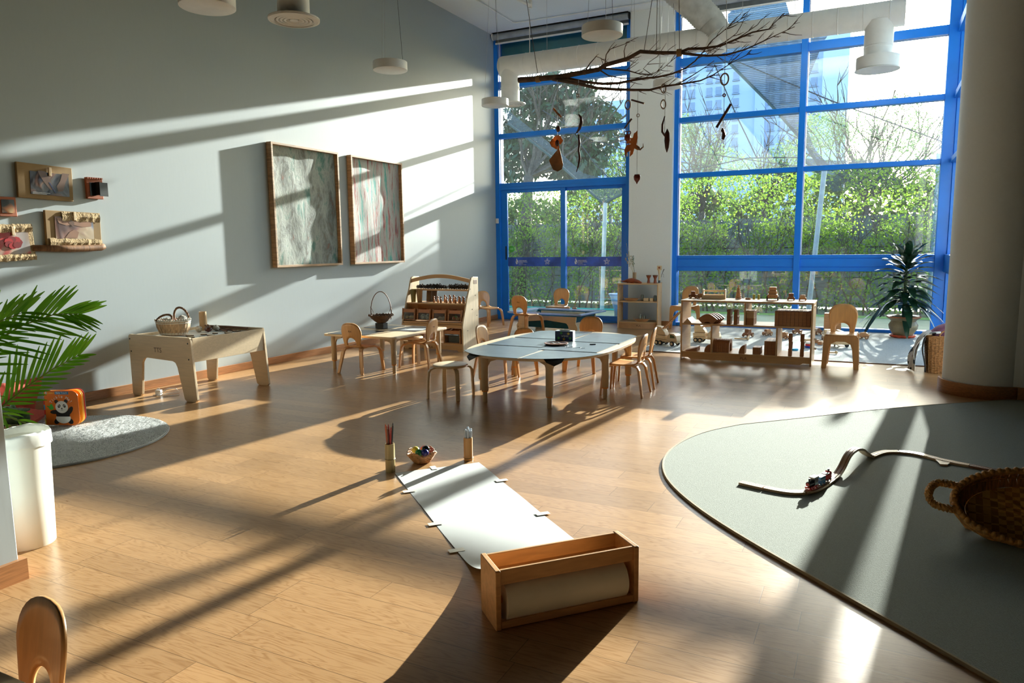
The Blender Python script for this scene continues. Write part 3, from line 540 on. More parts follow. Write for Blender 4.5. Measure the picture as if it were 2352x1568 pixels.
S5=string('string with two open rings and long dark pods by the white wall panel',4.885,8.25,3.27,2.75)
for zz in (-.03,-.20): g=G(); torus(g,(-.018,0,zz),.032,.008,rot=RZ(.9)@RX(PI/2)@Matrix.Diagonal((1,1.5,1,1))); obj('ring',g,RING,S5)
obj('dark_pod',G().lathe([(.003,.13),(.028,.08),(.034,0),(.022,-.08),(.004,-.13)],10,T=TR(.03,0,-.60)@Matrix.Diagonal((1,.5,1,1))),POD,S5,smooth=True); obj('thin_pod',G().tube([(0,0,-.33),(-.025,0,-.42),(-.025,0,-.50),(.01,0,-.56)],[.006,.013,.015,.006],8),POD,S5,smooth=True)
S6=string('string with a big wooden ring and a slanting bark stick at the right end',5.505,8.4,3.56,2.75)
g=G(); torus(g,(0,0,-.26),.042,.009,rot=RX(PI/2)@Matrix.Diagonal((1,1.45,1,1))); obj('big_ring',g,RING,S6); g=G(); torus(g,(0,0,-.43),.014,.007); obj('small_ring',g,RING,S6)
obj('bark_stick',G().tube([(-.075,0,-.77),(.075,0,-.53)],.015,6),POD,S6); obj('bark_chip',blade(G(),[(-.01,-.77),(.01,-.80),(.03,-.86),(.01,-.91),(-.015,-.90),(-.01,-.83),(-.025,-.81)],0,.012),POD,S6)
# ================================================================ LEFT WALL
FRW=mat('raw_pine_frame',(.46,.29,.16),.55,'grain',scale=6,stretch=(1,1,8),amt=.25)
def canvas_mat(name,cols,seed,stretch):
    m=bpy.data.materials.new(name); m.use_nodes=True; n=m.node_tree; b=n.nodes['Principled BSDF']; tc=n.nodes.new('ShaderNodeTexCoord'); mp=n.nodes.new('ShaderNodeMapping'); mp.inputs['Scale'].default_value=stretch; mp.inputs['Location'].default_value=(seed,seed,seed); mp.inputs['Rotation'].default_value=(.35,0,0)
    n.links.new(tc.outputs['Object'],mp.inputs[0]); t=n.nodes.new('ShaderNodeTexNoise'); t.inputs['Scale'].default_value=2.6; t.inputs['Detail'].default_value=12; t.inputs['Roughness'].default_value=.72; t.inputs['Distortion'].default_value=.35; n.links.new(mp.outputs[0],t.inputs['Vector'])
    r=n.nodes.new('ShaderNodeValToRGB'); n.links.new(t.outputs[0],r.inputs[0]); e=r.color_ramp.elements
    while len(e)>1: e.remove(e[-1])
    e[0].position=cols[0][0]; e[0].color=(*cols[0][1],1)
    for p,c in cols[1:]: x=e.new(p); x.color=(*c,1)
    n.links.new(r.outputs[0],b.inputs['Base Color']); b.inputs['Roughness'].default_value=.8
    bp=n.nodes.new('ShaderNodeBump'); bp.inputs['Strength'].default_value=.5; bp.inputs['Distance'].default_value=.03; n.links.new(t.outputs[0],bp.inputs['Height']); n.links.new(bp.outputs[0],b.inputs['Normal']); return m
def painting(label,y0,y1,z0,z1,m,s):
    t=thing('framed_painting',label,'painting',(0,(y0+y1)/2,z0)); w=(y1-y0)/2; h=z1-z0; d=.085
    for a,b,c,e in ((-w,-w+.028,0,h),(w-.028,w,0,h),(-w+.028,w-.028,0,.028),(-w+.028,w-.028,h-.028,h)): obj('frame_bar',G().box(.002,d,a,b,c,e),FRW,t,bevel=.002)
    r=random.Random(s); ph=[r.uniform(0,6) for _ in range(6)]; rows=[]
    for i in range(31):
        rows.append([(.028+.004*math.sin(i*.35+ph[0]+j*.2)+.0035*math.sin(j*.8+i*.15+ph[1])+.003*math.sin(i*.9-j*.6+ph[2]),-w+.02+(2*w-.04)*j/24,.02+(h-.04)*i/30) for j in range(25)])
    obj('canvas',G().grid(rows),m,t,smooth=True)
    return t
painting('larger wood-framed canvas with grey-green and dark rust paint',7.09,8.40,1.27,2.88,canvas_mat('rust_green_paint',[(.30,(.02,.13,.13)),(.40,(.13,.24,.20)),(.48,(.36,.38,.34)),(.53,(.28,.31,.28)),(.60,(.16,.17,.15)),(.68,(.25,.10,.055)),(.78,(.10,.035,.025))],3.1,(1,1.8,.8)),1)
painting('smaller wood-framed canvas with streaked teal and red paint',8.68,9.98,1.27,2.88,canvas_mat('streaky_teal_paint',[(.30,(.02,.20,.24)),(.40,(.08,.36,.31)),(.47,(.45,.45,.42)),(.54,(.42,.38,.36)),(.59,(.34,.06,.045)),(.68,(.03,.16,.22))],7.7,(1,4.5,.5)),2)
BUR=mat('burlap',(.42,.30,.16),.95,scale=70,amt=.35,bump=.6); KRAFT=mat('kraft_board',(.30,.19,.08),.8,amt=.1); COP=mat('terracotta_card',(.34,.09,.03),.7,amt=.15)
def photo_mat(name,cols,sc=5,seed=0):
    m=canvas_mat(name,cols,seed,(1,1,1)); q=[x for x in m.node_tree.nodes if x.type=='TEX_NOISE'][0]; q.inputs['Scale'].default_value=sc*.8; q.inputs['Detail'].default_value=2; q.inputs['Roughness'].default_value=.4; q.inputs['Distortion'].default_value=.8; m.node_tree.nodes['Principled BSDF'].inputs['Roughness'].default_value=.35; return m
def wallphoto(label,y0,y1,z0,z1,back,pm,iy0,iy1,iz0,iz1,tilt=.0,clip=True,rag=False,d=.035):
    t=thing('photo_board',label,'framed photo',(0,(y0+y1)/2,(z0+z1)/2),rot=(tilt,0,0)); cy=(y0+y1)/2; cz=(z0+z1)/2
    obj('backing_board',G().box(.004,d,y0-cy,y1-cy,z0-cz,z1-cz),back,t,bevel=.004)
    if rag:
        r=random.Random(int(y0*100)); g=G()
        for (a,b,c,e) in rag: 
            n=14; rows=[]
            for i in range(n+1):
                u=i/n; yy=a+(b-a)*u; rows.append([(d+.004+.006*r.random(),yy-cy,c-cz+r.uniform(-.006,.006)),(d+.012+.008*r.random(),yy-cy,(c+e)/2-cz),(d+.004,yy-cy,e-cz+r.uniform(-.006,.006))])
            g.grid(rows)
        obj('burlap_edge',g,BUR,t,solid=.004)
    ph=obj('photo_print',G().box(d+.002,d+.005,iy0-cy,iy1-cy,iz0-cz,iz1-cz),pm,t)
    if clip: obj('clothes_peg',G().box(d+.004,d+.02,(iy0+iy1)/2-cy-.012,(iy0+iy1)/2-cy+.012,iz1-cz-.03,iz1-cz+.05),TOYP,t,bevel=.002)
    return t
A=wallphoto('large kraft photo board, topmost of the cluster on the wall',3.98,4.49,2.0,2.32,KRAFT,photo_mat('photo_hands',[(.3,(.01,.012,.03)),(.45,(.03,.02,.02)),(.52,(.15,.06,.035)),(.6,(.05,.02,.015)),(.7,(.01,.02,.06))],6,1),4.09,4.45,2.04,2.25,-.03)
for i in range(2): obj('caption_line',G().box(.0405,.0412,-.13,.03-.03*i,-.105-.012*i,-.100-.012*i),MARK,A)
SKN=mat('photo_skin',(.30,.15,.09),.4); SKD=mat('photo_skin_dark',(.13,.06,.035),.4)  # two browns for the printed hands and clay
def pshape(par,d,pts,m,nm): obj(nm,G().prism(pts,d,d+.0008,'yz'),m,par)
for pts in ([(-.11,.10),(-.04,.10),(.01,.0),(.03,-.06),(.0,-.07),(-.05,-.01),(-.09,.05)],[(.12,.10),(.19,.10),(.15,.02),(.12,-.07),(.07,-.08),(.06,-.03),(.10,.03)]): pshape(A,.0405,[(y-.02+.055,z-.0) for y,z in pts],SKD,'pictured_hand')
pshape(A,.0415,[(.02,-.0),(.035,.0),(.09,-.09),(.078,-.10)],mat('photo_blue',(.01,.02,.10),.4),'pictured_brush')
B=wallphoto('small terracotta slatted box frame holding dark photo cards',4.63,4.80,2.03,2.24,COP,photo_mat('photo_dark',[(.4,(.008,.009,.01)),(.55,(.02,.015,.012)),(.65,(.20,.06,.02))],5,2),4.66,4.72,2.06,2.19,0,False)
obj('dark_card',G().box(.037,.11,.0,.004,-.07,.06).box(.10,.104,.0,.09,-.08,.055),mat('black_card',(.012,.012,.014),.4),B)
for i in range(7): obj('slat',G().box(.035,.05,-.08+i*.024,-.066+i*.024,.09,.105),COP,B)
wallphoto('small terracotta framed photo at the left edge of the frame',3.80,3.95,1.83,2.005,COP,photo_mat('photo_vase',[(.42,(.006,.006,.006)),(.56,(.02,.02,.015)),(.62,(.45,.16,.05)),(.7,(.5,.4,.2))],5,3),3.82,3.93,1.86,1.98,0,False)
D_=wallphoto('burlap-edged photo board above the rough wooden shelf plank',4.195,4.74,1.56,1.895,KRAFT,photo_mat('photo_clay',[(.3,(.10,.16,.30)),(.42,(.42,.34,.26)),(.5,(.50,.38,.26)),(.58,(.28,.14,.11)),(.68,(.10,.05,.05))],4,4),4.28,4.66,1.63,1.84,-.02,True,[(4.35,4.73,1.80,1.89),(4.22,4.74,1.56,1.63)])
E_=wallphoto('burlap-edged photo board with a red flower, lowest at the left edge',3.72,4.075,1.43,1.76,BUR,photo_mat('photo_flower',[(.3,(.30,.35,.42)),(.45,(.45,.33,.26)),(.52,(.45,.02,.02)),(.66,(.30,.01,.015)),(.75,(.05,.08,.2))],4,5),3.76,4.03,1.49,1.69,.05,True,[(3.73,4.07,1.69,1.76),(3.73,4.07,1.43,1.49)])
pshape(D_,.041,[(-.17,.10),(.10,.11),(.17,.09),(.17,.03),(.08,.02),(-.02,.04),(-.08,.03),(-.15,.05)],SKN,'pictured_hand'); pshape(D_,.041,[(-.10,-.09),(-.05,-.03),(-.01,-.01),(.04,-.03),(.02,-.09)],SKN,'pictured_hand'); pshape(D_,.0418,[(-.06,.06),(-.02,.10),(.0,.05),(-.02,.02)],SKD,'pictured_clay')
RFL=mat('photo_red',(.42,.012,.018),.4)
for k in range(7): a_=k*.9; pshape(E_,.041+.0012*k,[(-.01+.045*math.cos(a_)+.038*math.cos(b_*.785),.0+.03*math.sin(a_)+.030*math.sin(b_*.785)) for b_ in range(8)],RFL if k%2 else mat('photo_dark_red',(.22,.006,.01),.4),'pictured_petal')
t=solo('shelf_plank',G().tube([(.035,4.06,0),(.035,4.40,-.01),(.035,4.72,.0),(.035,4.76,.012)],[.03,.034,.034,.028],10),mat('rough_plank',(.25,.12,.05),.7,'grain',scale=6,stretch=(1,8,1),amt=.3),'rough rounded wooden plank fixed to the wall under two photo boards','shelf',loc=(0,0,1.545),smooth=True)
# ================================================================ SAND TABLE
def tx(root,s,size,T,m=INK,name='maker_mark'): return text(name,s,size,m,root,T,.0004)
t=thing('sand_table','pale plywood sensory table with a sunken tray against the long wall','table',(.63,5.36,0))
def endp(y,nm):
    o=[(-.49,0+.02),(-.47,0),(-.37,0),(-.345,.02),(-.30,.36),(-.27,.40),(-.24,.415),(.16,.40),(.20,.385),(.225,.34),(.30,.02),(.33,0),(.455,0),(.48,.025),(.435,.63),(.42,.648),(-.47,.648),(-.49,.63)]
    e=obj('end_panel',G().prism(o,y,y+.026,'xz'),PALE,t,bevel=.003); 
    for (a,b) in ((-.47,.60),(-.46,.47),(.40,.59),(.40,.43)): obj('screw',G().cyl((a,y-.003 if y<0 else y+.028,b),.008,.004,10,'y'),STEEL,e)
    return e
e1=endp(-.49,'a'); endp(.464,'b')
for x in (-.47,.415): obj('side_panel',G().box(x,x+.022,-.464,.464,.40,.64),PALE,t,bevel=.002)
obj('tray_bed',G().box(-.448,.415,-.464,.464,.595,.61),mat('light_panel',(.75,.78,.76),.35),t)
tx(e1,'TTS',.07,TR(-.05,-.4905,.50)@FACEY)
obj('indicator_light',G().ball((-.06,-.478,.415),.008,8),mat('green_dot',(.1,.6,.2),.3),t)
ZT=.61
WK=mat('pale_bark_strip',(.50,.33,.19),.8,'grain',scale=10,stretch=(8,8,1),amt=.35); ROPE=mat('brown_rope',(.16,.08,.035),.8); WHW=mat('whitewashed_willow',(.66,.62,.55),.8,amt=.1)
def rope(g,pts,r,T=None,tw=9.):
    P=[Vector(p) for p in pts]; fine=[]
    for i in range(len(P)-1):
        for j in range(5): fine.append(P[i].lerp(P[i+1],j/5))
    fine.append(P[-1])
    for ph in (0,PI):
        q=[]
        for i,p in enumerate(fine):
            t_=(fine[min(i+1,len(fine)-1)]-fine[max(i-1,0)]).normalized(); a=t_.orthogonal().normalized(); b=t_.cross(a); an=i*1.1+ph; q.append(p+(a*math.cos(an)+b*math.sin(an))*r*.6)
        g.tube(q,r,5,T)
    return g
def arc(c,rx,rz,a0,a1,n=14,axis='x',lean=0):
    out=[]
    for i in range(n+1):
        a=a0+(a1-a0)*i/n; u=rx*math.cos(a); v=rz*math.sin(a); out.append((c[0]+u,c[1]+lean*v,c[2]+v) if axis=='x' else (c[0]+lean*v,c[1]+u,c[2]+v))
    return out
bk=thing('bark_basket','oval bark-strip basket with rope handles on the sand table','basket',(.42,5.20,ZT),.35)
for i in range(26):
    a=2*PI*i/26; ct,st_=math.cos(a),math.sin(a); b0=Vector((.135*ct,.095*st_,.012)); b1=Vector((.178*ct,.128*st_,.165)); obj('bark_strip',G().ribbon([b0,b0.lerp(b1,.5)+Vector((.012*ct,.01*st_,0)),b1],(-st_,ct,0),.040,.006),WK,bk)
g=G(); 
for z,sc in ((.135,1.0),(.155,1.03),(.03,.80),(.018,.78)): g.tube([(.178*sc*math.cos(2*PI*i/30),.128*sc*math.sin(2*PI*i/30),z) for i in range(31)],.006,6)
for i in range(40): a=2*PI*i/40; g.ball((.182*math.cos(a),.131*math.sin(a),.168),.012,6)
obj('rim_braid',g,WHW,bk); obj('basket_bottom',G().lathe([(.001,.006),(1,.006),(1,.014),(.001,.014)],24,T=Matrix.Diagonal((.135,.095,1,1))),WK,bk)
for s in (-1,1): obj('rope_handle',rope(G(),arc((s*.03,s*.118,.165),.085,.125 if s>0 else .06,0,PI,lean=-.25 if s>0 else 1.2),.008),ROPE,bk)
BALLW=mat('white_vine_ball',(.66,.62,.54),.8,scale=40,amt=.3,bump=.8)
def vball(g,c,R,s):
    r=random.Random(s); g.ball(c,R*.93,12)
    for k in range(9):
        M=TR(*c)@Matrix.Rotation(r.uniform(0,PI),4,Vector((r.uniform(-1,1),r.uniform(-1,1),r.uniform(-1,1)))); g.tube([M@Vector((R*math.cos(2*PI*i/16),R*math.sin(2*PI*i/16),0)) for i in range(17)],.003,4)
    return g
for i,(x,y,z,R,l) in enumerate(((.49,5.26,ZT+.165,.045,'white vine ball on top of the bark basket, right side'),(.37,5.17,ZT+.155,.035,'white vine ball low at the left inside the bark basket'),(.44,5.14,ZT+.15,.035,'white vine ball by the front rim inside the bark basket'),(.43,5.51,ZT+.034,.034,'left white vine ball loose on the sand table'),(.53,5.66,ZT+.034,.034,'right white vine ball loose on the sand table'))):
    solo('vine_ball',vball(G(),(0,0,0),R,i),BALLW,l,'ball',loc=(x,y,z),group='white vine balls',smooth=True)
for i,(x,y) in enumerate(((.36,5.26),(.46,5.33),(.38,5.10))): solo('cork_piece',G().ball((0,0,0),.032,8,sq=(1.2,.8,.8)),TOYD,'brown cork lump %s in the bark basket'%('beside the left ball','behind the right ball','at the near rim')[i],'cork',loc=(x,y,ZT+.15),smooth=True)
solo('seed_shell',G().lathe([(.001,-.045),(.02,-.03),(.032,0),(.022,.03),(.001,.045)],8,T=RY(PI/2)),POD,'dark brown seed shell between the two white balls','seed',loc=(.52,5.56,ZT+.03),rz=.5)
t=thing('bamboo_tube','upright split bamboo tube with a wire loop behind the white balls','bamboo',(.33,5.66,ZT))
obj('tube_wall',G().lathe([(.042,0),(.040,.21),(.034,.21),(.036,.01)],24),mat('bamboo_tan',(.52,.33,.16),.45,'grain',scale=5,stretch=(8,8,1),amt=.12),t,smooth=SM); obj('wire_loop',G().tube(arc((-.02,0,.20),.03,.025,0,PI,10),.002,5),WIRE,t)
STK=mat('stick_bark',(.17,.075,.035),.75,scale=9,amt=.3)
for i,(x0,y0,x1,y1) in enumerate(((.30,5.78,.74,5.62),(.26,5.80,.86,5.80),(.30,5.74,.60,5.52),(.22,5.82,.80,5.70),(.34,5.81,.9,5.75),(.28,5.70,.52,5.56))):
    solo('stick',G().tube([(x0,y0,0),((x0+x1)/2,(y0+y1)/2+.006,.004),(x1,y1,0)],.010,7),STK,['long stick reaching forward over the sand table tray','stick along the far edge of the sand table tray','short stick nearest the vine balls on the sand table','second stick from the far edge of the sand table','longest stick leaning by the far corner of the sand table','shortest thick stick beside the right vine ball'][i],'stick',loc=(0,0,ZT+.012+.02*(i%3)),group='sticks on the sand table')
for i,(x,y,r_) in enumerate(((.80,5.10,.045),(.86,5.30,.05),(.72,5.33,.04),(.84,5.55,.05),(.80,5.70,.055),(.66,5.20,.05),(.74,5.46,.035),(.9,5.15,.03))):
    t=thing('wood_slice','pale wood slice, %s one from the near corner of the sand table'%ORD[i],'wood slice',(x,y,ZT),group='wood slices on the sand table'); obj('slice_face',G().lathe([(r_*.95,0),(r_*.95,.012),(.001,.012)],14,T=Matrix.Diagonal((1,.7,1,1))),TOYP,t); obj('bark_edge',G().lathe([(r_*.95,0),(r_,.002),(r_,.010),(r_*.95,.012)],14,T=Matrix.Diagonal((1,.7,1,1)),cap=False),BARK,t)
t=thing('power_adapter','white power adapter with its coiled lead under the sand table','adapter',(.40,4.98,0),.3)
obj('adapter_body',G().box(-.03,.03,-.02,.02,0,.055),WHITE,t,bevel=.005)
for s in (-.008,.008): obj('plug_pin',G().box(s-.002,s+.002,-.003,.003,.055,.075),STEEL,t)
obj('lead',G().tube([(.03,0,.02),(.07,.05,.06),(.12,.12,.05),(.14,.14,.01),(.06,.03,.006),(-.04,-.04,.006),(.02,-.06,.006),(.14,-.05,.006),(.22,.02,.006)],.004,6),WHITE,t)
# ================================================================ READING CORNER, LOWER LEFT
PILE=mat('grey_pile',(.55,.56,.55),.95,scale=90,amt=.2)
g=G(); r=random.Random(4); cx,cy,RR=1.25,3.35,.85
def disc(g,R,z,n=64,wob=.0): return g.lathe([(.001,z)]+[(R*k/10,z+r.uniform(0,wob)) for k in range(1,11)]+[(R+.004,0)],n)
t=thing('round_rug','round pale grey deep-pile rug lying on the oak floor','rug',(cx,cy,0)); obj('rug_body',disc(G(),RR,.018),PILE,t)
g=G()
for i in range(14000):
    a=r.uniform(0,2*PI); q=RR*math.sqrt(r.random()); x=q*math.cos(a); y=q*math.sin(a); h=r.uniform(.005,.010); dx=r.uniform(-.006,.006); dy=r.uniform(-.006,.006)
    g.add([(x-.003,y,.017),(x+.003,y,.017),(x+dx,y+dy,.018+h)],[(0,1,2)])
obj('rug_pile',g,mat('pile_tuft',(.72,.73,.72),.95,amt=.25),t,kind='stuff')
obj('rug_edging',G().tube([((RR+.003)*math.cos(2*PI*i/72),(RR+.003)*math.sin(2*PI*i/72),.008) for i in range(73)],.007,6),mat('rug_binding',(.28,.29,.29),.9),t)
def pillow(name,label,m,loc,rot,w,h,d):
    rows=[]; n=14
    for s in (1,):
        pass
    g=G()
    for sg in (1,-1):
        rows=[]
        for i in range(n+1):
            u=-1+2*i/n; row=[]
            for j in range(n+1):
                v=-1+2*j/n; k=(1-u**4)*(1-v**4); pin=1-.08*(1-abs(u)**2)*0; x=u*w/2*(1-.10*(1-v*v)*abs(u)**3); y=v*h/2*(1-.10*(1-u*u)*abs(v)**3)
                row.append((x,y,sg*d/2*max(0,k)**.6+.006*math.sin(5*u+3*v)))
            rows.append(row)
        g.grid(rows)
    return solo(name,g,m,label,'cushion',loc=loc,rot=rot,smooth=True)
FRED=mat('red_cloth',(.36,.045,.022),.85,scale=50,amt=.1,bump=.2); FWH=mat('white_cloth',(.68,.68,.66),.85)
pillow('floor_cushion','brick red cushion leaning on the wall behind the board book',FRED,(.33,3.62,.21),(1.15,0,-1.45),.42,.42,.13)
pillow('floor_cushion','dark red cushion lying flat beneath the leaning red one',FRED,(.42,3.50,.075),(.15,.1,.4),.46,.42,.13)
pillow('floor_cushion','white cushion cut by the left edge of the frame',FWH,(.50,3.20,.25),(1.1,.3,-1.2),.45,.5,.15)
# board book
BX=Matrix.Identity(4)
t=thing('board_book','open orange board book standing on the round rug, panda cover','book',(.78,3.60,.033),.40)
OR=mat('cover_orange',(.72,.16,.015),.3,scale=3,amt=.12); w,h=.30,.30
def rr_cov(w,h,r=.055):
    p=[(0,0),(w-r,0)]+[(w-r+r*math.sin(a),r-r*math.cos(a)) for a in [PI/2*i/6 for i in range(1,7)]]+[(w-r+r*math.cos(a),h-r+r*math.sin(a)) for a in [PI/2*i/6 for i in range(0,7)]]+[(0,h)]; return p
cv=obj('front_cover',G().prism(rr_cov(w,h),0,.004,'xz'),OR,t)
for k,(m,an) in enumerate(((mat('page_yellow',(.85,.42,.03),.4),.16),(mat('page_cream',(.8,.55,.15),.4),.26),(mat('page_red',(.55,.02,.02),.4),.40),(mat('page_grey',(.30,.32,.30),.4),.55))):
    obj('page',G().prism(rr_cov(w,h),.004,.009,'xz',T=RZ(an)),m,t)
PW=mat('print_white',(.80,.80,.76),.4); PK=mat('print_black',(.01,.01,.012),.35); PG=mat('print_green',(.06,.42,.05),.4); PB=mat('print_blue',(.02,.22,.50),.4); PR=mat('print_red',(.6,.015,.015),.4); PY=mat('print_yellow',(.9,.6,.08),.4)
def ell(cx,cz,rx,rz,m,nm,layer,a=0,cut=None):
    pts=[]
    for i in range(24):
        th=2*PI*i/24; x=rx*math.cos(th); z=rz*math.sin(th)
        if cut is not None and z>cut: z=cut
        pts.append((cx+x*math.cos(a)-z*math.sin(a),cz+x*math.sin(a)+z*math.cos(a)))
    y=-.0006*layer; obj(nm,G().prism(pts[::-1],y-.0005,y,'xz'),m,cv)
cxp=.15
ell(.098,.035,.030,.022,PK,'panda_leg',1,.7); ell(.215,.035,.030,.022,PK,'panda_leg',1,-.7)
ell(cxp+.005,.095,.062,.045,PK,'panda_body',2); ell(cxp+.006,.065,.066,.050,PW,'panda_belly',3,0,.010)
ell(.085,.115,.042,.018,PK,'panda_arm',2,.05); ell(.222,.128,.040,.019,PK,'panda_arm',2,1.0)
ell(.105,.205,.017,.017,PK,'panda_ear',2); ell(.190,.208,.017,.017,PK,'panda_ear',2); ell(cxp,.158,.056,.053,PW,'panda_face',3)
ell(.128,.166,.011,.016,PK,'panda_eye',4,-.5); ell(.174,.168,.011,.016,PK,'panda_eye',4,.5); ell(.129,.168,.004,.006,PW,'panda_eye_glint',5); ell(.173,.170,.004,.006,PW,'panda_eye_glint',5); ell(cxp,.146,.007,.005,PK,'panda_nose',4)
obj('panda_mouth',G().tube([(.139,-.0028,.134),(.145,-.0028,.129),(.150,-.0028,.136),(.150,-.0028,.144)],.0012,4).tube([(.161,-.0028,.134),(.155,-.0028,.129),(.150,-.0028,.136)],.0012,4),PK,cv)
ell(.055,.152,.022,.019,PG,'bird_body',1); ell(.058,.172,.012,.012,PG,'bird_head',2); ell(.028,.162,.012,.006,PG,'bird_tail',1,-.6)
ell(.02,.280,.009,.010,PW,'publisher_badge',1); ell(.02,.280,.004,.005,PK,'publisher_badge',2)
text('title_lettering','Ladybird',.018,PY,cv,TR(.062,-.001,.280)@FACEY); obj('title_band',G().box(.098,.218,-.001,0,.268,.292),PB,cv); text('title_lettering','Baby Touch',.021,PW,cv,TR(.158,-.002,.281)@FACEY)
for i,chh in enumerate('Tickle Me!'):
    if chh==' ': continue
    a=math.radians(58-i*12.6); text('title_letter',chh,.034,PW,cv,TR(.148+.105*math.sin(-a),-.0015,.150+.098*math.cos(a))@RY(-a)@FACEY)
for i,(m,z0,z1) in enumerate(((PG,.255,.298),(PK,.215,.25),(PR,.178,.212),(PB,.135,.175),(PR,.095,.132),(PK,.052,.09),(PY,.005,.05))):
    sp=obj('spine_patch',G().box(-.010,-.0005,-.001,.010,z0,z1),m,t)
    if m is PK:
        for q in range(4): obj('spine_stripe',G().box(-.0102,-.0003,-.0012,.0102,z0+.003+q*.009,z0+.007+q*.009),PW,t)
# plush toys and cloth
CROC=mat('croc_plush',(.055,.10,.045),.9,scale=30,amt=.25,bump=.4)
t=thing('plush_crocodile','dark green plush crocodile slumped in front of the red cushions','soft toy',(.62,3.42,.02),.3)
g=G().ball((-.05,0,.10),.11,16,sq=(1,.9,.9)).ball((.07,-.02,.10),.085,16,sq=(1.1,1,.8)); 
for i in range(6): g.tube([(-.02+.03*i,-.10+.006*i,.06),(-.02+.03*i,-.06,.155),(-.02+.03*i,.04,.17)],.012,6)
obj('body',g,CROC,t,smooth=True); obj('underside',G().ball((.07,-.03,.055),.075,12,sq=(1.2,1,.5)),mat('croc_belly',(.25,.27,.16),.9),t,smooth=True)
for s in (-1,1): obj('eye_bump',G().ball((-.02,.03*s,.185),.024,10),CROC,t,smooth=True)
obj('tail',G().tube([(-.12,.03,.07),(-.2,.1,.05),(-.26,.14,.03)],[.06,.04,.012],10),CROC,t,smooth=True)
for s in (-1,1): obj('paw',G().ball((.02,.1*s,.03),.04,10,sq=(1.3,.8,.7)),CROC,t,smooth=True)
t=thing('plush_bear','brown plush toy cut by the left edge beside the crocodile','soft toy',(.62,3.14,.02),0)
FUR=mat('brown_fur',(.24,.10,.03),.95,scale=60,amt=.4,bump=.7)
obj('body',G().ball((0,0,.11),.10,14,sq=(1,1,1.1)).ball((0,0,.24),.075,14),FUR,t,smooth=True)
for s in (-1,1): obj('ear',G().ball((0,.05*s,.31),.025,8),FUR,t,smooth=True); obj('arm',G().ball((.08,.08*s,.12),.04,10,sq=(1.4,.8,.8)),FUR,t,smooth=True)
g=G(); rows=[]; r=random.Random(9)
for i in range(13): rows.append([(.0+.32*i/12+.01*r.random(),-.12+.24*j/8,.02+.045*abs(math.sin(i*.8+j*.9))+.02*r.random()) for j in range(9)])
solo('crumpled_cloth',g.grid(rows),mat('tan_cloth',(.33,.17,.065),.85,scale=10,amt=.2),'crumpled tan cloth lying on the rug below the crocodile','cloth',loc=(.62,3.18,.02),rz=.3,solid=.008,smooth=True)
t=thing('picture_book','small dark picture book lying behind the tan cloth','book',(.80,3.47,.036),.9); obj('cover',G().box(-.07,.07,-.05,.05,0,.012),PK,t); obj('picture',G().box(-.055,.055,-.04,.04,.012,.0135),TOYP,t)
# bin
t=thing('waste_bin','cream waste bin with a white liner folded over its rim','bin',(3.20,2.07,0))
obj('bin_body',G().lathe([(.001,0),(.115,0),(.12,.006),(.128,.3),(.135,.56),(.130,.56),(.122,.3),(.11,.02),(.001,.02)],40),mat('cream_plastic',(.70,.69,.60),.32,amt=.02),t,smooth=SM)
r=random.Random(2); rows=[]
for k,(R,z) in enumerate(((.124,.30),(.129,.50),(.134,.585),(.139,.60),(.144,.585),(.143,.545),(.142,.53))):
    rows.append([((R+.003*math.sin(7*a+k)+r.uniform(-.0015,.0015))*math.cos(a),(R+.003*math.sin(7*a+k))*math.sin(a),z+.006*math.sin(3*a+k*.5)+r.uniform(-.003,.003)) for a in [2*PI*i/56 for i in range(56)]])
obj('liner',G().grid(rows,closed=True),mat('bin_liner',(.78,.79,.74),.4,trans=.25),t,smooth=True)
# palm
FR_A=mat('palm_leaf',(.07,.26,.012),.4,scale=3,col2=(.22,.52,.03),trans=.4); RACH=mat('palm_stalk',(.20,.30,.05),.5); BRT=mat('palm_tip_brown',(.30,.14,.04),.7)
pr=Vector((1.75,2.30,0)); t=thing('areca_palm','potted palm with long green fronds arching in from the left edge','potted plant',pr)
obj('pot',G().lathe([(.001,0),(.14,0),(.19,.30),(.20,.32),(.185,.32),(.17,.27),(.001,.27)],28),mat('pot_white',(.6,.6,.57),.5),t,smooth=SM)
obj('soil',G().lathe([(.17,.265),(.001,.28)],20),BARK,t)
def frond(pts,n,L0,hang,seed,up=Vector((.80,-.45,.25)),wd=.024,low=False):
    r=random.Random(seed); up=up.normalized(); P=[Vector(p)-pr for p in pts]; g=G().tube(P,[.011*(1-.8*i/(len(P)-1)) for i in range(len(P))],6); m=len(P)-1; fr=obj('frond_stalk',g,RACH,t,smooth=True); g=G(); gb=G()
    for i in range(n):
        u=.20+.80*i/(n-1); q=u*m; k=min(int(q),m-1); p=P[k].lerp(P[k+1],q-k); d=(P[min(k+1,m)]-P[k]).normalized(); sd=d.cross(up).normalized(); L=L0*(math.sin(PI*(.20+.66*u))**.6)*r.uniform(.85,1.1)
        for s in (-1,1):
            sp=.95-.5*u; dr=(d*(.65+.5*u)+sd*s*sp+up*r.uniform(-.25,.35)).normalized(); pts_=[]; ws=[]
            L_=L*(.55 if (sd*s).z<0 and low else 1)
            for j in range(7):
                v=j/6; pts_.append(p+dr*L_*v+Vector((0,0,-1))*hang*L_*v*v); ws.append(wd*math.sin(PI*min(.985,.10+v*.88))**.7+.001)
            side=(dr.cross(up).normalized()*.8+up*.45*s).normalized()
            vs=[];fs=[]
            for a,wv in zip(pts_,ws): vs+=[a-side*wv*.5,a-up*wv*.12,a+side*wv*.5]
            for j in range(6): fs+=[(3*j,3*j+1,3*j+4,3*j+3),(3*j+1,3*j+2,3*j+5,3*j+4)]
            g.add(vs,fs)
    obj('frond_leaflets',g,FR_A,fr,smooth=True)
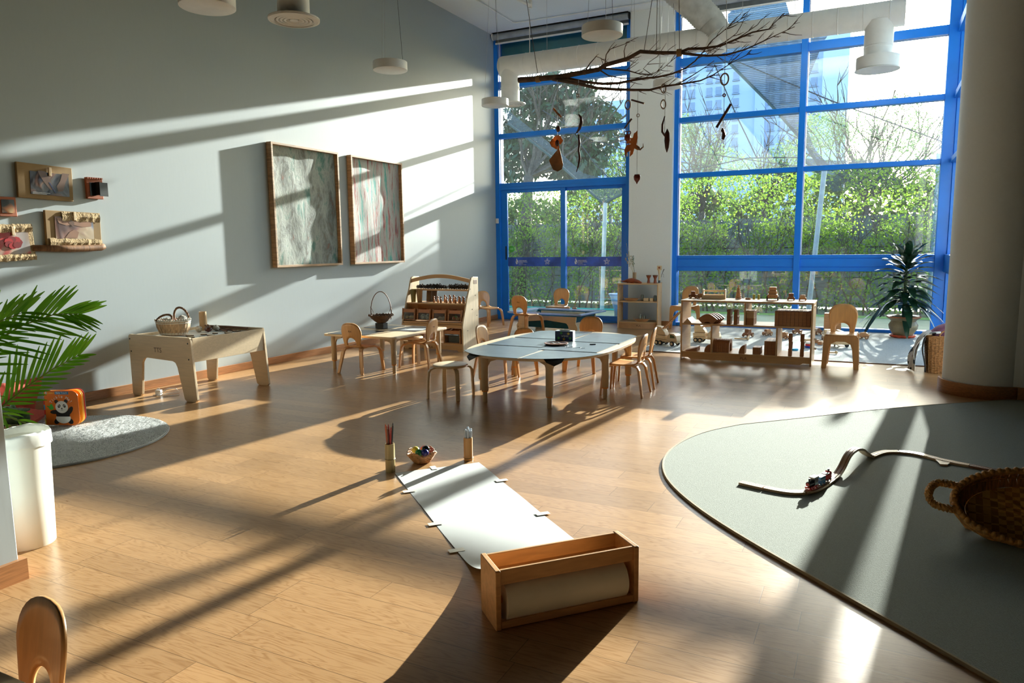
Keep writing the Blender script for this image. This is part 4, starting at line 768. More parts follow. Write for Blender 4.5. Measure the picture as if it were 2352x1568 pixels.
b0=pr+Vector((0,0,.28))
frond([b0,(1.70,2.50,.36),(1.81,2.74,.47),(1.94,2.82,.59),(2.09,2.92,.71),(2.24,3.01,.80)],19,.36,.02,1,low=True)
frond([b0,(1.72,2.42,.60),(1.90,2.60,.88),(2.10,2.75,1.03),(2.28,2.86,1.10),(2.42,2.93,1.10)],20,.34,.08,2)
frond([b0,(1.80,2.36,.62),(1.93,2.5,.92),(2.05,2.6,1.05),(2.20,2.70,1.12)],14,.34,.10,3)
frond([b0,(1.72,2.35,.7),(1.80,2.45,.95),(1.98,2.56,1.06)],12,.38,.2,4)
frond([b0,(1.85,2.45,.42),(1.98,2.62,.46),(2.08,2.72,.38),(2.12,2.76,.28)],6,.14,.4,5,wd=.018)
# ================================================================ CHILD CHAIRS AND STOOLS
def make_chair(label):
    t=thing('child_chair',label,'chair',(0,0,0))
    # seat shell
    rows=[]
    for i in range(11):
        v=i/10; y=-.155+.32*v; w=.135+.035*math.sin(PI*min(1,v*1.15)*.5); row=[]
        for j in range(9):
            u=-1+2*j/8; cr=1-(.0 if v<.7 else ((v-.7)/.3)**2*.25)
            row.append((u*w*cr*(1-.06*abs(u)**6),y-(.02*u*u if v>.85 else 0),.318-.010*math.sin(PI*v)+.008*u*u+(.018*(1-v*5)**2 if v<.2 else 0)-(.012*((v-.8)/.2)**2 if v>.8 else 0)))
        rows.append(row)
    obj('seat',G().grid(rows),CHAIRW,t,solid=.013,smooth=True)
    # backrest with arched opening
    N=28; out=[];inn=[]
    for i in range(N+1):
        a=PI-PI*i/N; c,s=math.cos(a),math.sin(a)
        if i<6: u=i/6; out.append((-.108-.040*u**.7,.325+.165*u)); inn.append((-.066-.002*u,.325+.045*u))
        elif i>N-6: u=(N-i)/6; out.append((.108+.040*u**.7,.325+.165*u)); inn.append((.066+.002*u,.325+.045*u))
        else:
            b=PI-PI*(i-6)/(N-12); cc,ss=math.cos(b),math.sin(b); out.append((math.copysign(.148*abs(cc)**.72,cc),.49+.130*ss**.85)); inn.append((.068*cc,.37+.068*ss))
    rows=[]
    for k in range(7):
        f=k/6; row=[]
        for (ox,oz),(ix,iz) in zip(out,inn):
            x=ix+(ox-ix)*f; z=iz+(oz-iz)*f; h=(z-.325)/.3; y=-.158-.045*h+.9*x*x+(.02*(1-h*9)**2 if h<.11 else 0); row.append((x,y,z))
        rows.append(row)
    obj('backrest',G().grid(rows),CHAIRW,t,solid=.012,smooth=True)
    for s in (-1,1):
        obj('leg',G().ribbon([(s*.118,.02,.309),(s*.128,.10,.307),(s*.142,.165,.292),(s*.152,.19,.255),(s*.163,.202,.16),(s*.178,.214,.0)],(1,0,0),[.040,.042,.046,.046,.042,.034],[.014,.016,.021,.023,.022,.020]),CHAIRW,t,bevel=.003)
        obj('leg',G().ribbon([(s*.105,-.02,.309),(s*.112,-.09,.308),(s*.125,-.145,.298),(s*.136,-.165,.265),(s*.155,-.185,.15),(s*.180,-.212,.0)],(1,0,0),[.040,.042,.046,.046,.042,.034],[.014,.016,.021,.023,.022,.020]),CHAIRW,t,bevel=.003)
    text('maker_mark','PLA',.028,INK,t,TR(0,-.196,.515)@RX(PI/2+.15),.0004)
    return t
CG='small beech chairs with arched backs'
ch=make_chair('small beech chair in front of the left table, its back towards us'); ch['group']=CG; ch.location=(1.47,7.0,0)
for (x,y,rz,sc,l) in ((1.95,7.60,95,1,'small beech chair at the right end of the left table, sunlit legs'),
  (.42,12.25,-115,1.06,'small beech chair by the door corner, side-on, left of the blue tray table'),
  (1.80,11.05,-12,1.12,'small beech chair in front of the blue tray table, back towards us'),
  (1.65,12.78,180,1.12,'small beech chair facing us behind the blue tray table, against the glass'),
  (3.24,7.20,-88,1,'small beech chair at the left side of the big grey-matted table'),
  (3.36,7.72,-153,.84,'lowest small beech chair, tucked behind the back left of the big grey-matted table'),
  (3.98,8.16,180,1.03,'small beech chair directly behind the blue box on the big table'),
  (4.86,6.99,92,1,'nearer of two small beech chairs at the right of the big grey-matted table'),
  (4.82,7.47,99,1.02,'farther of two small beech chairs at the right of the big grey-matted table'),
  (5.14,.86,170,.96,'small beech chair in the near left corner, cut by the frame')):
    dup(ch,(x,y,0),math.radians(rz),l,CG,scale=sc)
def make_stool(label,loc,rz):
    t=thing('child_stool',label,'stool',loc,rz,'round child stools')
    obj('seat',G().lathe([(.001,.312),(.165,.312),(.175,.318),(.178,.328),(.172,.338),(.155,.343),(.001,.339)],40),PALE,t,smooth=SM)
    for k in range(4):
        T=RZ(k*PI/2+PI/4); obj('leg',G().ribbon([(.05,0,.306),(.17,0,.306),(.205,0,.298),(.225,0,.27),(.232,0,.2),(.240,0,0)],(0,1,0),[.040,.042,.044,.044,.042,.040],[.012,.014,.018,.021,.021,.020],T=T),PALE,t,bevel=.003)
    return t
make_stool('round-seated stool standing at the near left of the big grey-matted table',(3.29,6.13,0),.05)
make_stool('round-seated stool tucked under the left table before the arched shelf',(1.60,7.86,0),.3)
def big_chair(label,loc,rz):
    t=thing('preschool_chair',label,'chair',loc,rz,'larger chairs with flat panel legs')
    def panel(y,dy):
        o=[(-.205,0),(-.15,0),(-.125,.24),(-.105,.30),(-.05,.33),(.05,.33),(.105,.30),(.125,.24),(.15,0),(.205,0),(.19,.38),(.18,.398),(-.18,.398),(-.19,.38)]
        obj('leg_panel',G().prism(o,y,y+dy,'xz'),CHAIRW,t,bevel=.003)
    panel(.19,.02); panel(-.22,.02)
    rows=[[(-.175+.35*j/8,-.20+.41*i/8,.402+.006*((j-4)/4)**2-.008*math.sin(PI*i/8)) for j in range(9)] for i in range(9)]
    obj('seat',G().grid(rows),CHAIRW,t,solid=.014,smooth=True)
    N=28; out=[];inn=[]
    for i in range(N+1):
        if i<6: u=i/6; out.append((-.13-.035*u,.40+.19*u)); inn.append((-.078,.40+.04*u))
        elif i>N-6: u=(N-i)/6; out.append((.13+.035*u,.40+.19*u)); inn.append((.078,.40+.04*u))
        else: b=PI-PI*(i-6)/(N-12); cc,ss=math.cos(b),math.sin(b); out.append((math.copysign(.165*abs(cc)**.72,cc),.60+.150*ss**.9)); inn.append((.078*cc,.44+.078*ss))
    rows=[]
    for k in range(7):
        f=k/6; rows.append([(ix+(ox-ix)*f,-.17-.10*((iz+(oz-iz)*f)-.40)/.35+.7*(ix+(ox-ix)*f)**2,iz+(oz-iz)*f) for (ox,oz),(ix,iz) in zip(out,inn)])
    obj('backrest',G().grid(rows),CHAIRW,t,solid=.013,smooth=True)
big_chair('larger wooden chair facing us at the right end of the block shelf',(6.76,9.58,0),PI)
big_chair('larger wooden chair behind the left end of the block shelf by the window',(4.03,13.08,0),PI-.25)
# ================================================================ TABLES
RINGO=mat('orange_ring',(.75,.25,.03),.4); LEGM=mat('table_leg_tan',(.50,.36,.21),.4,amt=.05)
def tleg(t,x,y,h,dx,dy,r=.033):
    L=obj('leg',G().lathe([(r*.62,0),(r*.66,.006),(r*.66,h*.24),(r*.9,h*.25),(r,h*.27),(r,h-.055),(r*1.0,h-.001)],20,T=TR(x,y,0)),LEGM,t,smooth=SM)
    obj('height_ring',G().lathe([(r*.93,h*.235),(r*.93,h*.262)],20,T=TR(x,y,0)),RINGO,L)
    for a in (math.atan2(dy,dx)-.75,math.atan2(dy,dx)+.75):
        M=TR(x,y,0)@RZ(a); obj('corner_bracket',G().prism([(0,h-.001),(0,h-.12),(r*.9,h-.10),(r*1.6,h-.05),(.13,h-.03),(.15,h-.001)],-.012,.012,'xz',T=M),LEGM,L,bevel=.003)
t=thing('square_table','pale square-topped child table with black mats near the long wall','table',(1.475,7.54,0))
obj('table_top',G().prism(rrect(-.555,.555,-.60,.60,.06),.425,.452),PALE,t,bevel=.004)
for sx in (-1,1):
    for sy in (-1,1): tleg(t,sx*.46,sy*.50,.425,-sx,-sy)
MATB=mat('black_mat',(.018,.020,.023),.30,scale=8,amt=.3)
for i,(x0,x1,y0,y1,a,l) in enumerate(((-.50,.06,-.57,-.12,.05,'black mat on the near left of the square table'),(.02,.46,-.02,.52,-.03,'black mat on the far right of the square table'),(-.48,-.06,.12,.50,.0,'black mat at the far left of the square table under the basket stand'))):
    cx,cy=(x0+x1)/2,(y0+y1)/2; solo('table_mat',G().prism(rrect(-(x1-x0)/2,(x1-x0)/2,-(y1-y0)/2,(y1-y0)/2,.02),0,.003),MATB,l,'mat',loc=(1.475+cx,7.54+cy,.4525),rz=a,group='black mats on the square table')
solo('tracing_sheet',G().prism(rrect(-.15,.15,-.11,.11,.005),0,.001),mat('grey_sheet',(.45,.47,.48),.5),'pale grey sheet lying on the far right black mat','paper',loc=(1.76,7.72,.457),rz=.3)
solo('basket_stand',G().box(-.065,.065,-.05,.05,0,.075),BLACK,'black block stand under the willow basket','stand',loc=(1.30,7.66,.456),bevel=.004)
WIL=mat('dark_willow',(.115,.055,.025),.7,scale=30,amt=.35)
t=thing('willow_basket','shallow dark willow basket with a tall hoop handle on a black stand','basket',(1.30,7.66,.5315),.2)
def woven(g,prof,n,strand,wob=.004,ell=(1,1)):
    for k,(R,z) in enumerate(prof): g.tube([((R+wob*(1 if (i+k)%2 else -1))*ell[0]*math.cos(2*PI*i/n),(R+wob*(1 if (i+k)%2 else -1))*ell[1]*math.sin(2*PI*i/n),z) for i in range(n+1)],strand,5,cap=False)
    return g
g=woven(G(),[(.05+.105*(k/9)**.8,.006+k*.0105) for k in range(10)],44,.0062); 
for i in range(24): a=2*PI*i/24; g.ball((.158*math.cos(a),.158*math.sin(a),.10+.006*(i%2)),.012,6)
obj('woven_bowl',g,WIL,t,smooth=True); obj('bowl_lining',G().lathe([(.001,.004),(.05,.004),(.10,.05),(.15,.098)],28,cap=False),WIL,t,solid=.003)
obj('hoop_handle',G().tube(arc((0,0,.14),.145,.27,-.35,PI+.35,30),.0055,6).tube(arc((0,.008,.14),.147,.272,-.2,PI+.2,30),.004,6),WIL,t,smooth=True)
for s in (-1,1): obj('handle_brace',G().tube([(s*.147,0,.21),(s*.115,.05,.10)],.003,5).tube([(s*.147,0,.21),(s*.115,-.05,.10)],.003,5),WIL,t)
# big table
def oct_outline(cx,cy,hx,hy,ch,n=3):
    base=[(-hx,-hy+ch),(-hx+ch,-hy),(hx-ch,-hy),(hx,-hy+ch),(hx,hy-ch),(hx-ch,hy),(-hx+ch,hy),(-hx,hy-ch)]
    pts=base
    for _ in range(n):
        q=[]
        for i in range(len(pts)):
            a=pts[i];b=pts[(i+1)%len(pts)]; q+= [(a[0]*.78+b[0]*.22,a[1]*.78+b[1]*.22),(a[0]*.22+b[0]*.78,a[1]*.22+b[1]*.78)]
        pts=q
    return [(cx+x,cy+y) for x,y in pts]
t=thing('oval_table','big rounded child table covered with overlapping grey mats','table',(4.06,7.02,0))
OUT=oct_outline(0,0,.75,1.12,.42); obj('table_top',G().prism(OUT,.452,.478),PALE,t,bevel=.004)
for (x,y) in ((-.33,-.97),(.36,-.98),(.69,-.36),(.68,.42),(-.68,-.40),(-.69,.43),(-.3,.97),(.35,.96)): tleg(t,x,y,.452,-x,-y,.036)
def clip(poly,x0,x1,y0,y1):
    for ax,val,sg in ((0,x0,1),(0,x1,-1),(1,y0,1),(1,y1,-1)):
        o=[]
        for i in range(len(poly)):
            a=poly[i];b=poly[(i+1)%len(poly)]; da=(a[ax]-val)*sg; db=(b[ax]-val)*sg
            if da>=0:o.append(a)
            if da*db<0: f=da/(da-db); o.append((a[0]+(b[0]-a[0])*f,a[1]+(b[1]-a[1])*f))
        poly=o
    return poly
MATG=mat('grey_table_mat',(.07,.10,.115),.33,scale=7,amt=.18)
big=[(x*1.03,y*1.02) for x,y in OUT]
for i,(b,l) in enumerate(((( -.62,.10,-1.2,-.42),'grey mat at the near left end of the big table'),((.125,.9,-1.2,-.56),'grey mat at the near right end of the big table'),((-.62,.02,-.39,.22),'wrinkled grey mat at the left middle of the big table'),((.04,.66,-.53,.12),'grey mat at the right middle of the big table with scribbles'),((-.60,.06,.25,.98),'grey mat at the far left of the big table'),((.09,.66,.15,.95),'grey mat at the far right of the big table'))):
    pl=clip(big,*b); cx=sum(p[0] for p in pl)/len(pl); cy=sum(p[1] for p in pl)/len(pl)
    nx=max(p[0] for p in pl)-min(p[0] for p in pl)
    o=solo('table_mat',G().prism([(x-cx,y-cy) for x,y in pl],0,.003),MATG,l,'mat',loc=(4.06+cx,7.02+cy,.479+.0008*i),rz=(.02,-.015,.01,0,-.02,.015)[i],group='grey mats on the big table')
    if i in (0,1):
        c=((-.40,-1.02,2.4) if i==0 else (.42,-1.01,.7)); M=TR(c[0]-cx,c[1]-cy,0)
        f=obj('folded_corner',G().add([(-.10,.0,.002),(.10,.0,.002),(.07,-.06 if i else -.07,-.03),(0,-.075,-.06),(-.07,-.06,-.03)],[(0,1,2,3,4)],T=M@RZ(.45 if i else -.55)),BLACK,o,solid=.003)
    if i==3: obj('chalk_scribble',G().tube([(-.05+.012*k-.1,.1*math.sin(k*.9)*.35-.1,.0045) for k in range(22)],.0018,4).tube([(-.16+.05*math.cos(k*.5),-.02+.03*math.sin(k*.5),.0045) for k in range(14)],.0018,4),MARK,o)
t=thing('wipes_box','dark blue printed tissue box standing on the big table','box',(4.10,7.20,.485),.12)
BXB=mat('box_blue',(.012,.035,.13),.35,scale=6,amt=.5); obj('carton',G().box(-.10,.10,-.045,.045,0,.105),BXB,t,bevel=.003)
obj('box_lid',G().box(-.098,.098,-.043,.043,.1055,.108),mat('box_top',(.5,.58,.56),.4),t)
for x,z,m in ((-.06,.03,PG),(.05,.08,PY),(-.03,.085,PG),(.07,.03,PG),(.0,.02,PY)): obj('printed_flower',G().cyl((x,-.0465,z),.014,.001,12,'y'),m,t)
text('box_lettering','wipes',.035,PW,t,TR(.01,-.0465,.055)@FACEY)
obj('paper_edge',G().add([(.10,.05,0),(.101,-.05,0)],[]) if 0 else G().box(-.06,.06,-.001,.001,.108,.12),PW,t)
t=thing('wooden_tray','round dark wooden tray of letters beside the tissue box','tray',(4.14,6.86,.485)); obj('tray_disc',G().lathe([(.001,0),(.105,0),(.125,.012),(.125,.02),(.11,.02),(.10,.012),(.001,.012)],32),TOYD,t,smooth=SM)
r=random.Random(5)
for i in range(12): a=r.uniform(0,6.3); q=r.uniform(.0,.075); solo('letter_piece',G().prism([(-.012,-.012),(.012,-.012),(.0,.014)] if i%2 else rrect(-.012,.012,-.008,.008,.003),0,.005),WIRE if i%3 else TOYP,'small cut-out piece heaped in the round dark tray','toy piece',loc=(4.14+q*math.cos(a),6.86+q*math.sin(a),.4975+.004*(i%3)),rz=a,group='cut-out pieces in the round tray')
solo('chalk_stick',G().tube([(-.03,0,0),(.03,0.01,0)],.006,6),BLACK,'short black crayon lying on the grey mat at the right of the big table','crayon',loc=(4.50,6.98,.489),rz=.3)
# near table, lower left corner
t=thing('near_table','pale table corner at the lower left edge of the frame','table',(5.1,.55,0)); obj('table_top',G().prism(rrect(-.75,.55,-.35,.34,.04),.472,.50),PALE,t,bevel=.003)
for sx in (-.65,.45):
    for sy in (-.26,.25): tleg(t,sx,sy,.472,-sx,-sy)
# water table
BT=mat('blue_tray',(.42,.58,.85),.3,amt=.05,trans=.3); t=thing('water_table','low wooden water table with a pale blue tray before the glass door','table',(2.08,11.72,0),-.13)
def arch_panel(g,L,y0,y1,h=.31,T=None):
    o=[(-L,0),(-L+.10,0)]+[(-L+.14+.08*(1-math.cos(a)),.20*math.sin(a)) for a in [PI/2*i/5 for i in range(6)]]+[(0,.235)]+[(L-.14-.08*(1-math.cos(a)),.20*math.sin(a)) for a in [PI/2*i/5 for i in range(5,-1,-1)]]+[(L-.10,0),(L,0),(L+.02,.12),(L-.02,.2),(L-.01,h),(-L+.01,h),(-L+.02,.2),(-L-.02,.12)]
    return g.prism(o,y0,y1,'xz',T)
for y in (-.36,.34): obj('side_panel',arch_panel(G(),.60,y,y+.02),PALE,t,bevel=.003)
for x in (-.56,.54): obj('end_panel',arch_panel(G(),.33,-.01,.01,T=TR(x,0,0)@RZ(PI/2)),PALE,t,bevel=.003)
obj('tray_rim',G().add([(-.74,-.47,.36),(.74,-.47,.36),(.74,.47,.36),(-.74,.47,.36),(-.60,-.36,.345),(.60,-.36,.345),(.60,.36,.345),(-.60,.36,.345)],[(0,1,5,4),(1,2,6,5),(2,3,7,6),(3,0,4,7)]),BT,t,solid=.03,bevel=.008)
obj('tray_well',G().add([(-.60,-.33,.345),(.60,-.33,.345),(.60,.33,.345),(-.60,.33,.345),(-.5,-.28,.10),(.5,-.28,.10),(.5,.28,.10),(-.5,.28,.10)],[(0,1,5,4),(1,2,6,5),(2,3,7,6),(3,0,4,7),(4,5,6,7)]),mat('tray_teal',(.02,.14,.22),.2,trans=.2),t,solid=.012)
obj('wooden_insert',G().box(-.45,.45,.20,.22,.25,.34),PALE,t)
for z in (.27,.19,.1): obj('screw',G().cyl((-.585,-.362,z),.008,.003,8,'y'),STEEL,t)
solo('wooden_bar',G().box(-.24,.24,-.025,.025,0,.03),TOYW,'brown wooden bar lying on the far rim of the blue tray','wood bar',loc=(1.92,12.15,.376),rz=-.05,bevel=.004)
solo('wooden_scoop',G().box(-.04,.04,-.02,.02,0,.025),TOYD,'small dark wooden scoop on the far rim of the blue tray','scoop',loc=(2.26,12.12,.376),bevel=.004)
# ================================================================ ARCHED STORAGE SHELF
t=thing('arched_shelf','tall pine storage shelf with an arched top rail and tilted bins','shelf',(1.285,9.12,0))
prof=[(-.23,0),(-.235,.37),(-.205,.47),(-.145,.62),(-.10,.75),(-.03,.89),(.005,1.0),(.04,1.06),(.09,1.075),(.235,1.065),(.235,0)]
for x in (-.535,.511): 
    p=obj('side_panel',G().prism(prof,x,x+.024,'yz'),mat('pine_panel',(.66,.52,.34),.45,'grain',scale=4,stretch=(1,10,1),amt=.12),t,bevel=.003)
    for (yy,zz) in ((.0,.9),(.15,.8),(.05,.6),(.18,.5),(-.1,.3)): obj('screw_plug',G().cyl(((x-.002) if x<0 else x+.024,yy,zz),.007,.002,8,'x'),STEEL,p)
obj('hand_hole',G().box(.534,.5365,.10,.20,.97,1.03),DARKEDGE,t,bevel=.01)
ar=[(-.53,1.035)]+[(-.53+1.06*i/16,1.035+.075*math.sin(PI*i/16)) for i in range(1,16)]+[(.53,1.035)]; lo=[(x,z-.055-.0*x) for x,z in ar][::-1]
obj('arch_rail',G().prism(ar+lo,.03,.052,'xz'),BIRCH,t,bevel=.003)
def shelfb(y0,y1,z,th=.02,nm='shelf_board'): return obj(nm,G().box(-.511,.511,y0,y1,z-th,z),BIRCH,t,bevel=.002)
shelfb(.02,.22,.885); shelfb(-.11,.22,.69); shelfb(-.20,.22,.395,.03); shelfb(-.22,.22,.115,.025)
obj('bin_ledge',G().box(-.505,.505,-.225,-.20,.395,.42).box(-.511,.511,-.236,-.21,.345,.39),BIRCH,t,bevel=.002)
obj('kick_board',G().prism([(-.511,.085),(-.511,.0),(-.44,.0),(-.42,.018),(.42,.018),(.44,0),(.511,0),(.511,.085)],-.215,-.195,'xz'),BIRCH,t)
obj('centre_divider',G().box(-.01,.01,-.19,.2,.115,.365),BIRCH,t); obj('bin_backing',G().box(-.511,.511,.19,.2,.42,.67),BIRCH,t)
tx(t,'PLA',.05,TR(-.04,-.216,.045)@FACEY)
CRW=mat('crate_wood',(.40,.19,.085),.5,'grain',scale=6,stretch=(6,1,6),amt=.12)
def crate(label,x,y,z,w,d,h,tilt,win,group='wooden bins in the arched shelf'):
    t=thing('storage_crate',label,'crate',(x,y,z),group=group,rot=(tilt,0,0)); f=-d/2
    obj('bottom',G().box(-w/2,w/2,f,d/2,0,.01),CRW,t); obj('back_panel',G().box(-w/2,w/2,d/2-.01,d/2,.01,h),CRW,t)
    for s in (-1,1): obj('side_panel',G().prism([(f+.01,.01),(d/2-.01,.01),(d/2-.01,h+.02),(f+.01,h)],s*w/2-(.01 if s>0 else 0),s*w/2+(.01 if s<0 else 0),'yz'),CRW,t); obj('corner_post',G().box(s*w/2-(.022 if s>0 else 0),s*w/2+(.022 if s<0 else 0),f-.004,f+.014,0,h+.01),CRW,t,bevel=.002); obj('screw',G().cyl((s*(w/2-.011),f-.0055,h*.5),.004,.003,8,'y'),WIRE,t)
    obj('front_rail',G().box(-w/2+.022,w/2-.022,f,f+.01,h-.05,h),mat('crate_rail',(.55,.25,.12),.45,amt=.08),t,bevel=.002); obj('clear_window',G().box(-w/2+.022,w/2-.022,f+.004,f+.007,.01,h-.05),glass('clear_acrylic',(.9,.92,.9),.03,.6),t)
    return t
cx0=[.86,1.13,1.40,1.665]
names=['bin of bread-coloured rounds','bin of white jars','bin of pale wooden slices','bin of mixed coloured pieces']
for i,x in enumerate(cx0): crate('tilted wooden '+names[i]+', %s from left'%ORD[i],x,9.03,.425,.235,.24,.16,-.12,0)
SH=mat('loaf_tan',(.50,.34,.14),.7,amt=.2)
for i,(x,y,s,m,l) in enumerate(((.81,8.97,.034,SH,'tan rounded piece at the left of the first bin'),(.88,8.97,.034,SH,'tan rounded piece in the middle of the first bin'),(.92,8.965,.030,SH,'tan rounded piece at the right of the first bin'))): solo('tan_stone',G().ball((0,0,0),s,10,sq=(1.2,1,.8)),m,l,'stone',loc=(x,y,.475),smooth=True)
for i,(x,l) in enumerate(((1.09,'white speckled jar at the left of the second bin'),(1.175,'white speckled jar at the right of the second bin'))):
    o=solo('speckled_jar',G().lathe([(.001,0),(.03,.002),(.042,.025),(.042,.05),(.03,.07),(.026,.08),(.001,.08)],20),mat('speckle_white',(.62,.60,.55),.3,scale=60,amt=.5),l,'jar',loc=(x,8.97,.447),smooth=True)
r=random.Random(12)
for i in range(9): solo('wooden_slice',G().lathe([(.001,0),(.03,0),(.03,.008),(.001,.008)],12),TOYP,'pale wooden slice heaped in the third bin','wood slice',loc=(1.34+.015*i,8.975+.01*(i%3),.452+.008*(i%4)),rot=(.5+r.uniform(-.5,.5),r.uniform(-.6,.6),0),group='wooden slices in the third bin')
for i in range(16):
    m=(TOYP,SH,TOYW,PR,PG)[0 if i%7 else (3 if i==7 else 4)] if i in (7,14) else (TOYP,SH,TOYW)[i%3]
    solo('wooden_bead',G().ball((0,0,0),.014+.003*(i%3),8,sq=(1,1,.8)),m,'small wooden bead or nut piled in the fourth bin' if i not in (7,14) else ('red bead on top of the pile in the fourth bin' if i==7 else 'green bead on top of the pile in the fourth bin'),'bead',loc=(1.60+.022*(i%6),8.965+.012*(i//6),.462+.018*(i//6)),group='beads in the fourth bin',smooth=True)
crate('lower wooden bin with a dark window, right side of the arched shelf',1.63,9.03,.116,.29,.28,.19,0,0)
solo('dark_block',G().box(-.11,.11,-.08,.08,0,.09),mat('dark_green_block',(.04,.05,.04),.4),'dark block seen through the window of the lower right bin','block',loc=(1.63,9.04,.128),bevel=.004)
crate('lower wooden bin half hidden behind the chair, left side of the arched shelf',1.00,9.03,.116,.29,.28,.19,0,0)
# contents of upper shelves
BAMG=mat('green_bamboo',(.20,.17,.05),.45,'grain',scale=4,stretch=(8,8,1),amt=.2); BAMB=mat('brown_bamboo',(.30,.17,.06),.45,'grain',scale=4,stretch=(8,8,1),amt=.2)
for m,x,l in ((BAMG,.835,'green bamboo cup with a small handle at the left of the arched shelf'),(BAMB,.945,'brown bamboo cup beside the green one on the arched shelf')):
    t=thing('bamboo_cup',l,'cup',(x,9.10,.692)); obj('cup_wall',G().lathe([(.001,0),(.036,0),(.048,.19),(.044,.19),(.033,.01),(.001,.01)],22),m,t,smooth=SM)
    if m is BAMG: g=G(); torus(g,(-.058,0,.15),.016,.004); obj('cup_handle',g,m,t)
for i,(x,l) in enumerate(((1.02,'dark standing board just right of the bamboo cups'),(1.115,'slanted dark standing board second from the bamboo cups'))): solo('dark_board',G().box(-.045,.045,-.006,.006,0,.17),mat('dark_wood_board',(.055,.032,.02),.5),l,'board',loc=(x,9.24,.692),rot=(-.12,0,.0),bevel=.002)
PEG=mat('peg_wood',(.34,.16,.07),.5,amt=.1)
def peg(label,x,y,h,k):
    t=thing('peg_doll',label,'doll',(x,y,.692),group='peg dolls on the arched shelf'); b=h*.62
    obj('body',G().lathe([(.001,0),(.016,0),(.018,.006),(.015,b*.55),(.012,b*.8),(.008,b)],14),PEG if k%2 else TOYW,t,smooth=True); obj('head',G().ball((0,0,b+.014),.0145,10),PEG,t,smooth=True)
    if k>1: obj('hair_cap',G().ball((0,0,b+.019),.0155,10,sq=(1,1,.8)),TOYD,t,smooth=True)
for i,(x,y,h,k) in enumerate(((1.215,9.08,.11,1),(1.285,9.08,.11,0),(1.345,9.06,.11,1),(1.375,9.13,.135,2),(1.455,9.05,.10,3),(1.46,9.13,.135,2),(1.525,9.05,.10,3),(1.53,9.13,.135,2),(1.60,9.06,.10,3),(1.625,9.12,.11,2),(1.675,9.06,.10,3),(1.695,9.12,.11,2),(1.74,9.06,.10,3),(1.76,9.12,.11,2))): peg('small turned peg doll, %s from the left on the arched shelf'%ORD[i],x,y,h,k)
r=random.Random(31); DS=mat('dark_pine_cone',(.022,.017,.015),.8,scale=30,amt=.5,bump=.8)
for i in range(15):
    s=r.uniform(.028,.042); g=G(); g.ball((0,0,0),s*.75,8)
    for k in range(26):
        a=k*2.4; z=-s*.8+2*s*.8*k/26; q=s*math.sqrt(max(.05,1-(z/s)**2)); g.ball((q*math.cos(a),q*math.sin(a),z),s*.26,4)
    solo('pine_cone',g,DS,'dark pine cone, %s from the left along the top of the arched shelf'%ORD[i],'pine cone',loc=(.84+.062*i,9.24+r.uniform(-.02,.02),.886+s*.95),rot=(r.uniform(0,3),0,0),group='dark cones on the top shelf')
# ================================================================ CORNER SHELF BY THE WHITE WALL PANEL
t=thing('low_shelf','low open birch shelf against the white wall panel between the windows','shelf',(3.25,12.86,0),.10)
x0,x1=-.37,.37
for x in (x0,x1-.02): obj('side_panel',G().box(x,x+.02,-.20,.20,0,.80),BIRCH,t,bevel=.003)
fr_=lambda z,th:G().prism([(x0+.02,.20),(x0+.02,-.16)]+[(x0+.02+(x1-x0-.04)*i/10,-.16-.05*math.sin(PI*i/10)) for i in range(1,10)]+[(x1-.02,-.16),(x1-.02,.20)],z,z+th)
obj('shelf_board',fr_(.475,.02),BIRCH,t); obj('shelf_board',fr_(.10,.02),BIRCH,t); obj('top_board',G().prism(rrect(x0-.01,x1+.01,-.215,.20,.03),.80,.822),BIRCH,t,bevel=.003)
obj('kick_board',G().prism([(x0+.02,-.15)]+[(x0+.02+(x1-x0-.04)*i/10,-.15-.05*math.sin(PI*i/10)) for i in range(1,10)]+[(x1-.02,-.15),(x1-.02,-.13),(x0+.02,-.13)],.0,.10),mat('birch_front',(.50,.28,.14),.4,amt=.08),t)
obj('clear_back',G().box(x0+.02,x1-.02,.185,.19,.12,.80),glass('clear_back',(.85,.86,.85),.10,1.3),t); tx(t,'PLA',.05,TR(.02,-.202,.05)@FACEY)
obj('pale_strip',G().prism(rrect(x0+.0205+.0,x0+.022,-.1,0,.0005),.74,.77),WIRE,t)
def boat(label,x,y,z):
    t=thing('trinket_tray',label,'tray',(x,y,z),.1); obj('tray_boat',G().lathe([(.001,.004),(.09,.004),(.13,.04),(.135,.048),(.125,.045),(.085,.012),(.001,.012)],24,T=Matrix.Diagonal((1,.5,1,1))),TOYW,t,smooth=SM)
    for s in (-1,1): obj('curled_end',G().tube([(s*.12,0,.04),(s*.15,0,.05),(s*.155,0,.065),(s*.14,0,.068)],.005,6),TOYW,t)
    obj('runner',G().tube([(-.14,-.03,.05),(-.10,-.03,.008),(-.06,-.03,.003),(.06,-.03,.003),(.10,-.03,.008),(.14,-.03,.05)],.004,6),TOYP,t); return t
boat('curled-end tray of pebbles on the middle board of the low shelf',3.13,12.76,.496); boat('curled-end tray of pebbles on the bottom board of the low shelf',3.33,12.74,.121)
for j,(X,Y,Z,nm) in enumerate(((3.13,12.76,.51,'middle'),(3.33,12.74,.135,'bottom'))):
    for i,(m,c) in enumerate(((TOYW,'brown'),(mat('teal_pebble',(.05,.25,.28),.4),'teal'),(PK,'black'),(mat('pale_pebble',(.35,.42,.42),.4),'pale grey'),(mat('pink_pebble',(.5,.22,.15),.4),'pink'))): solo('pebble',G().ball((0,0,0),.022,8,sq=(1.2,.8,.6)),m,'%s pebble in the curled-end tray on the %s board'%(c,nm),'pebble',loc=(X-.08+.04*i,Y,Z+.018),smooth=True)
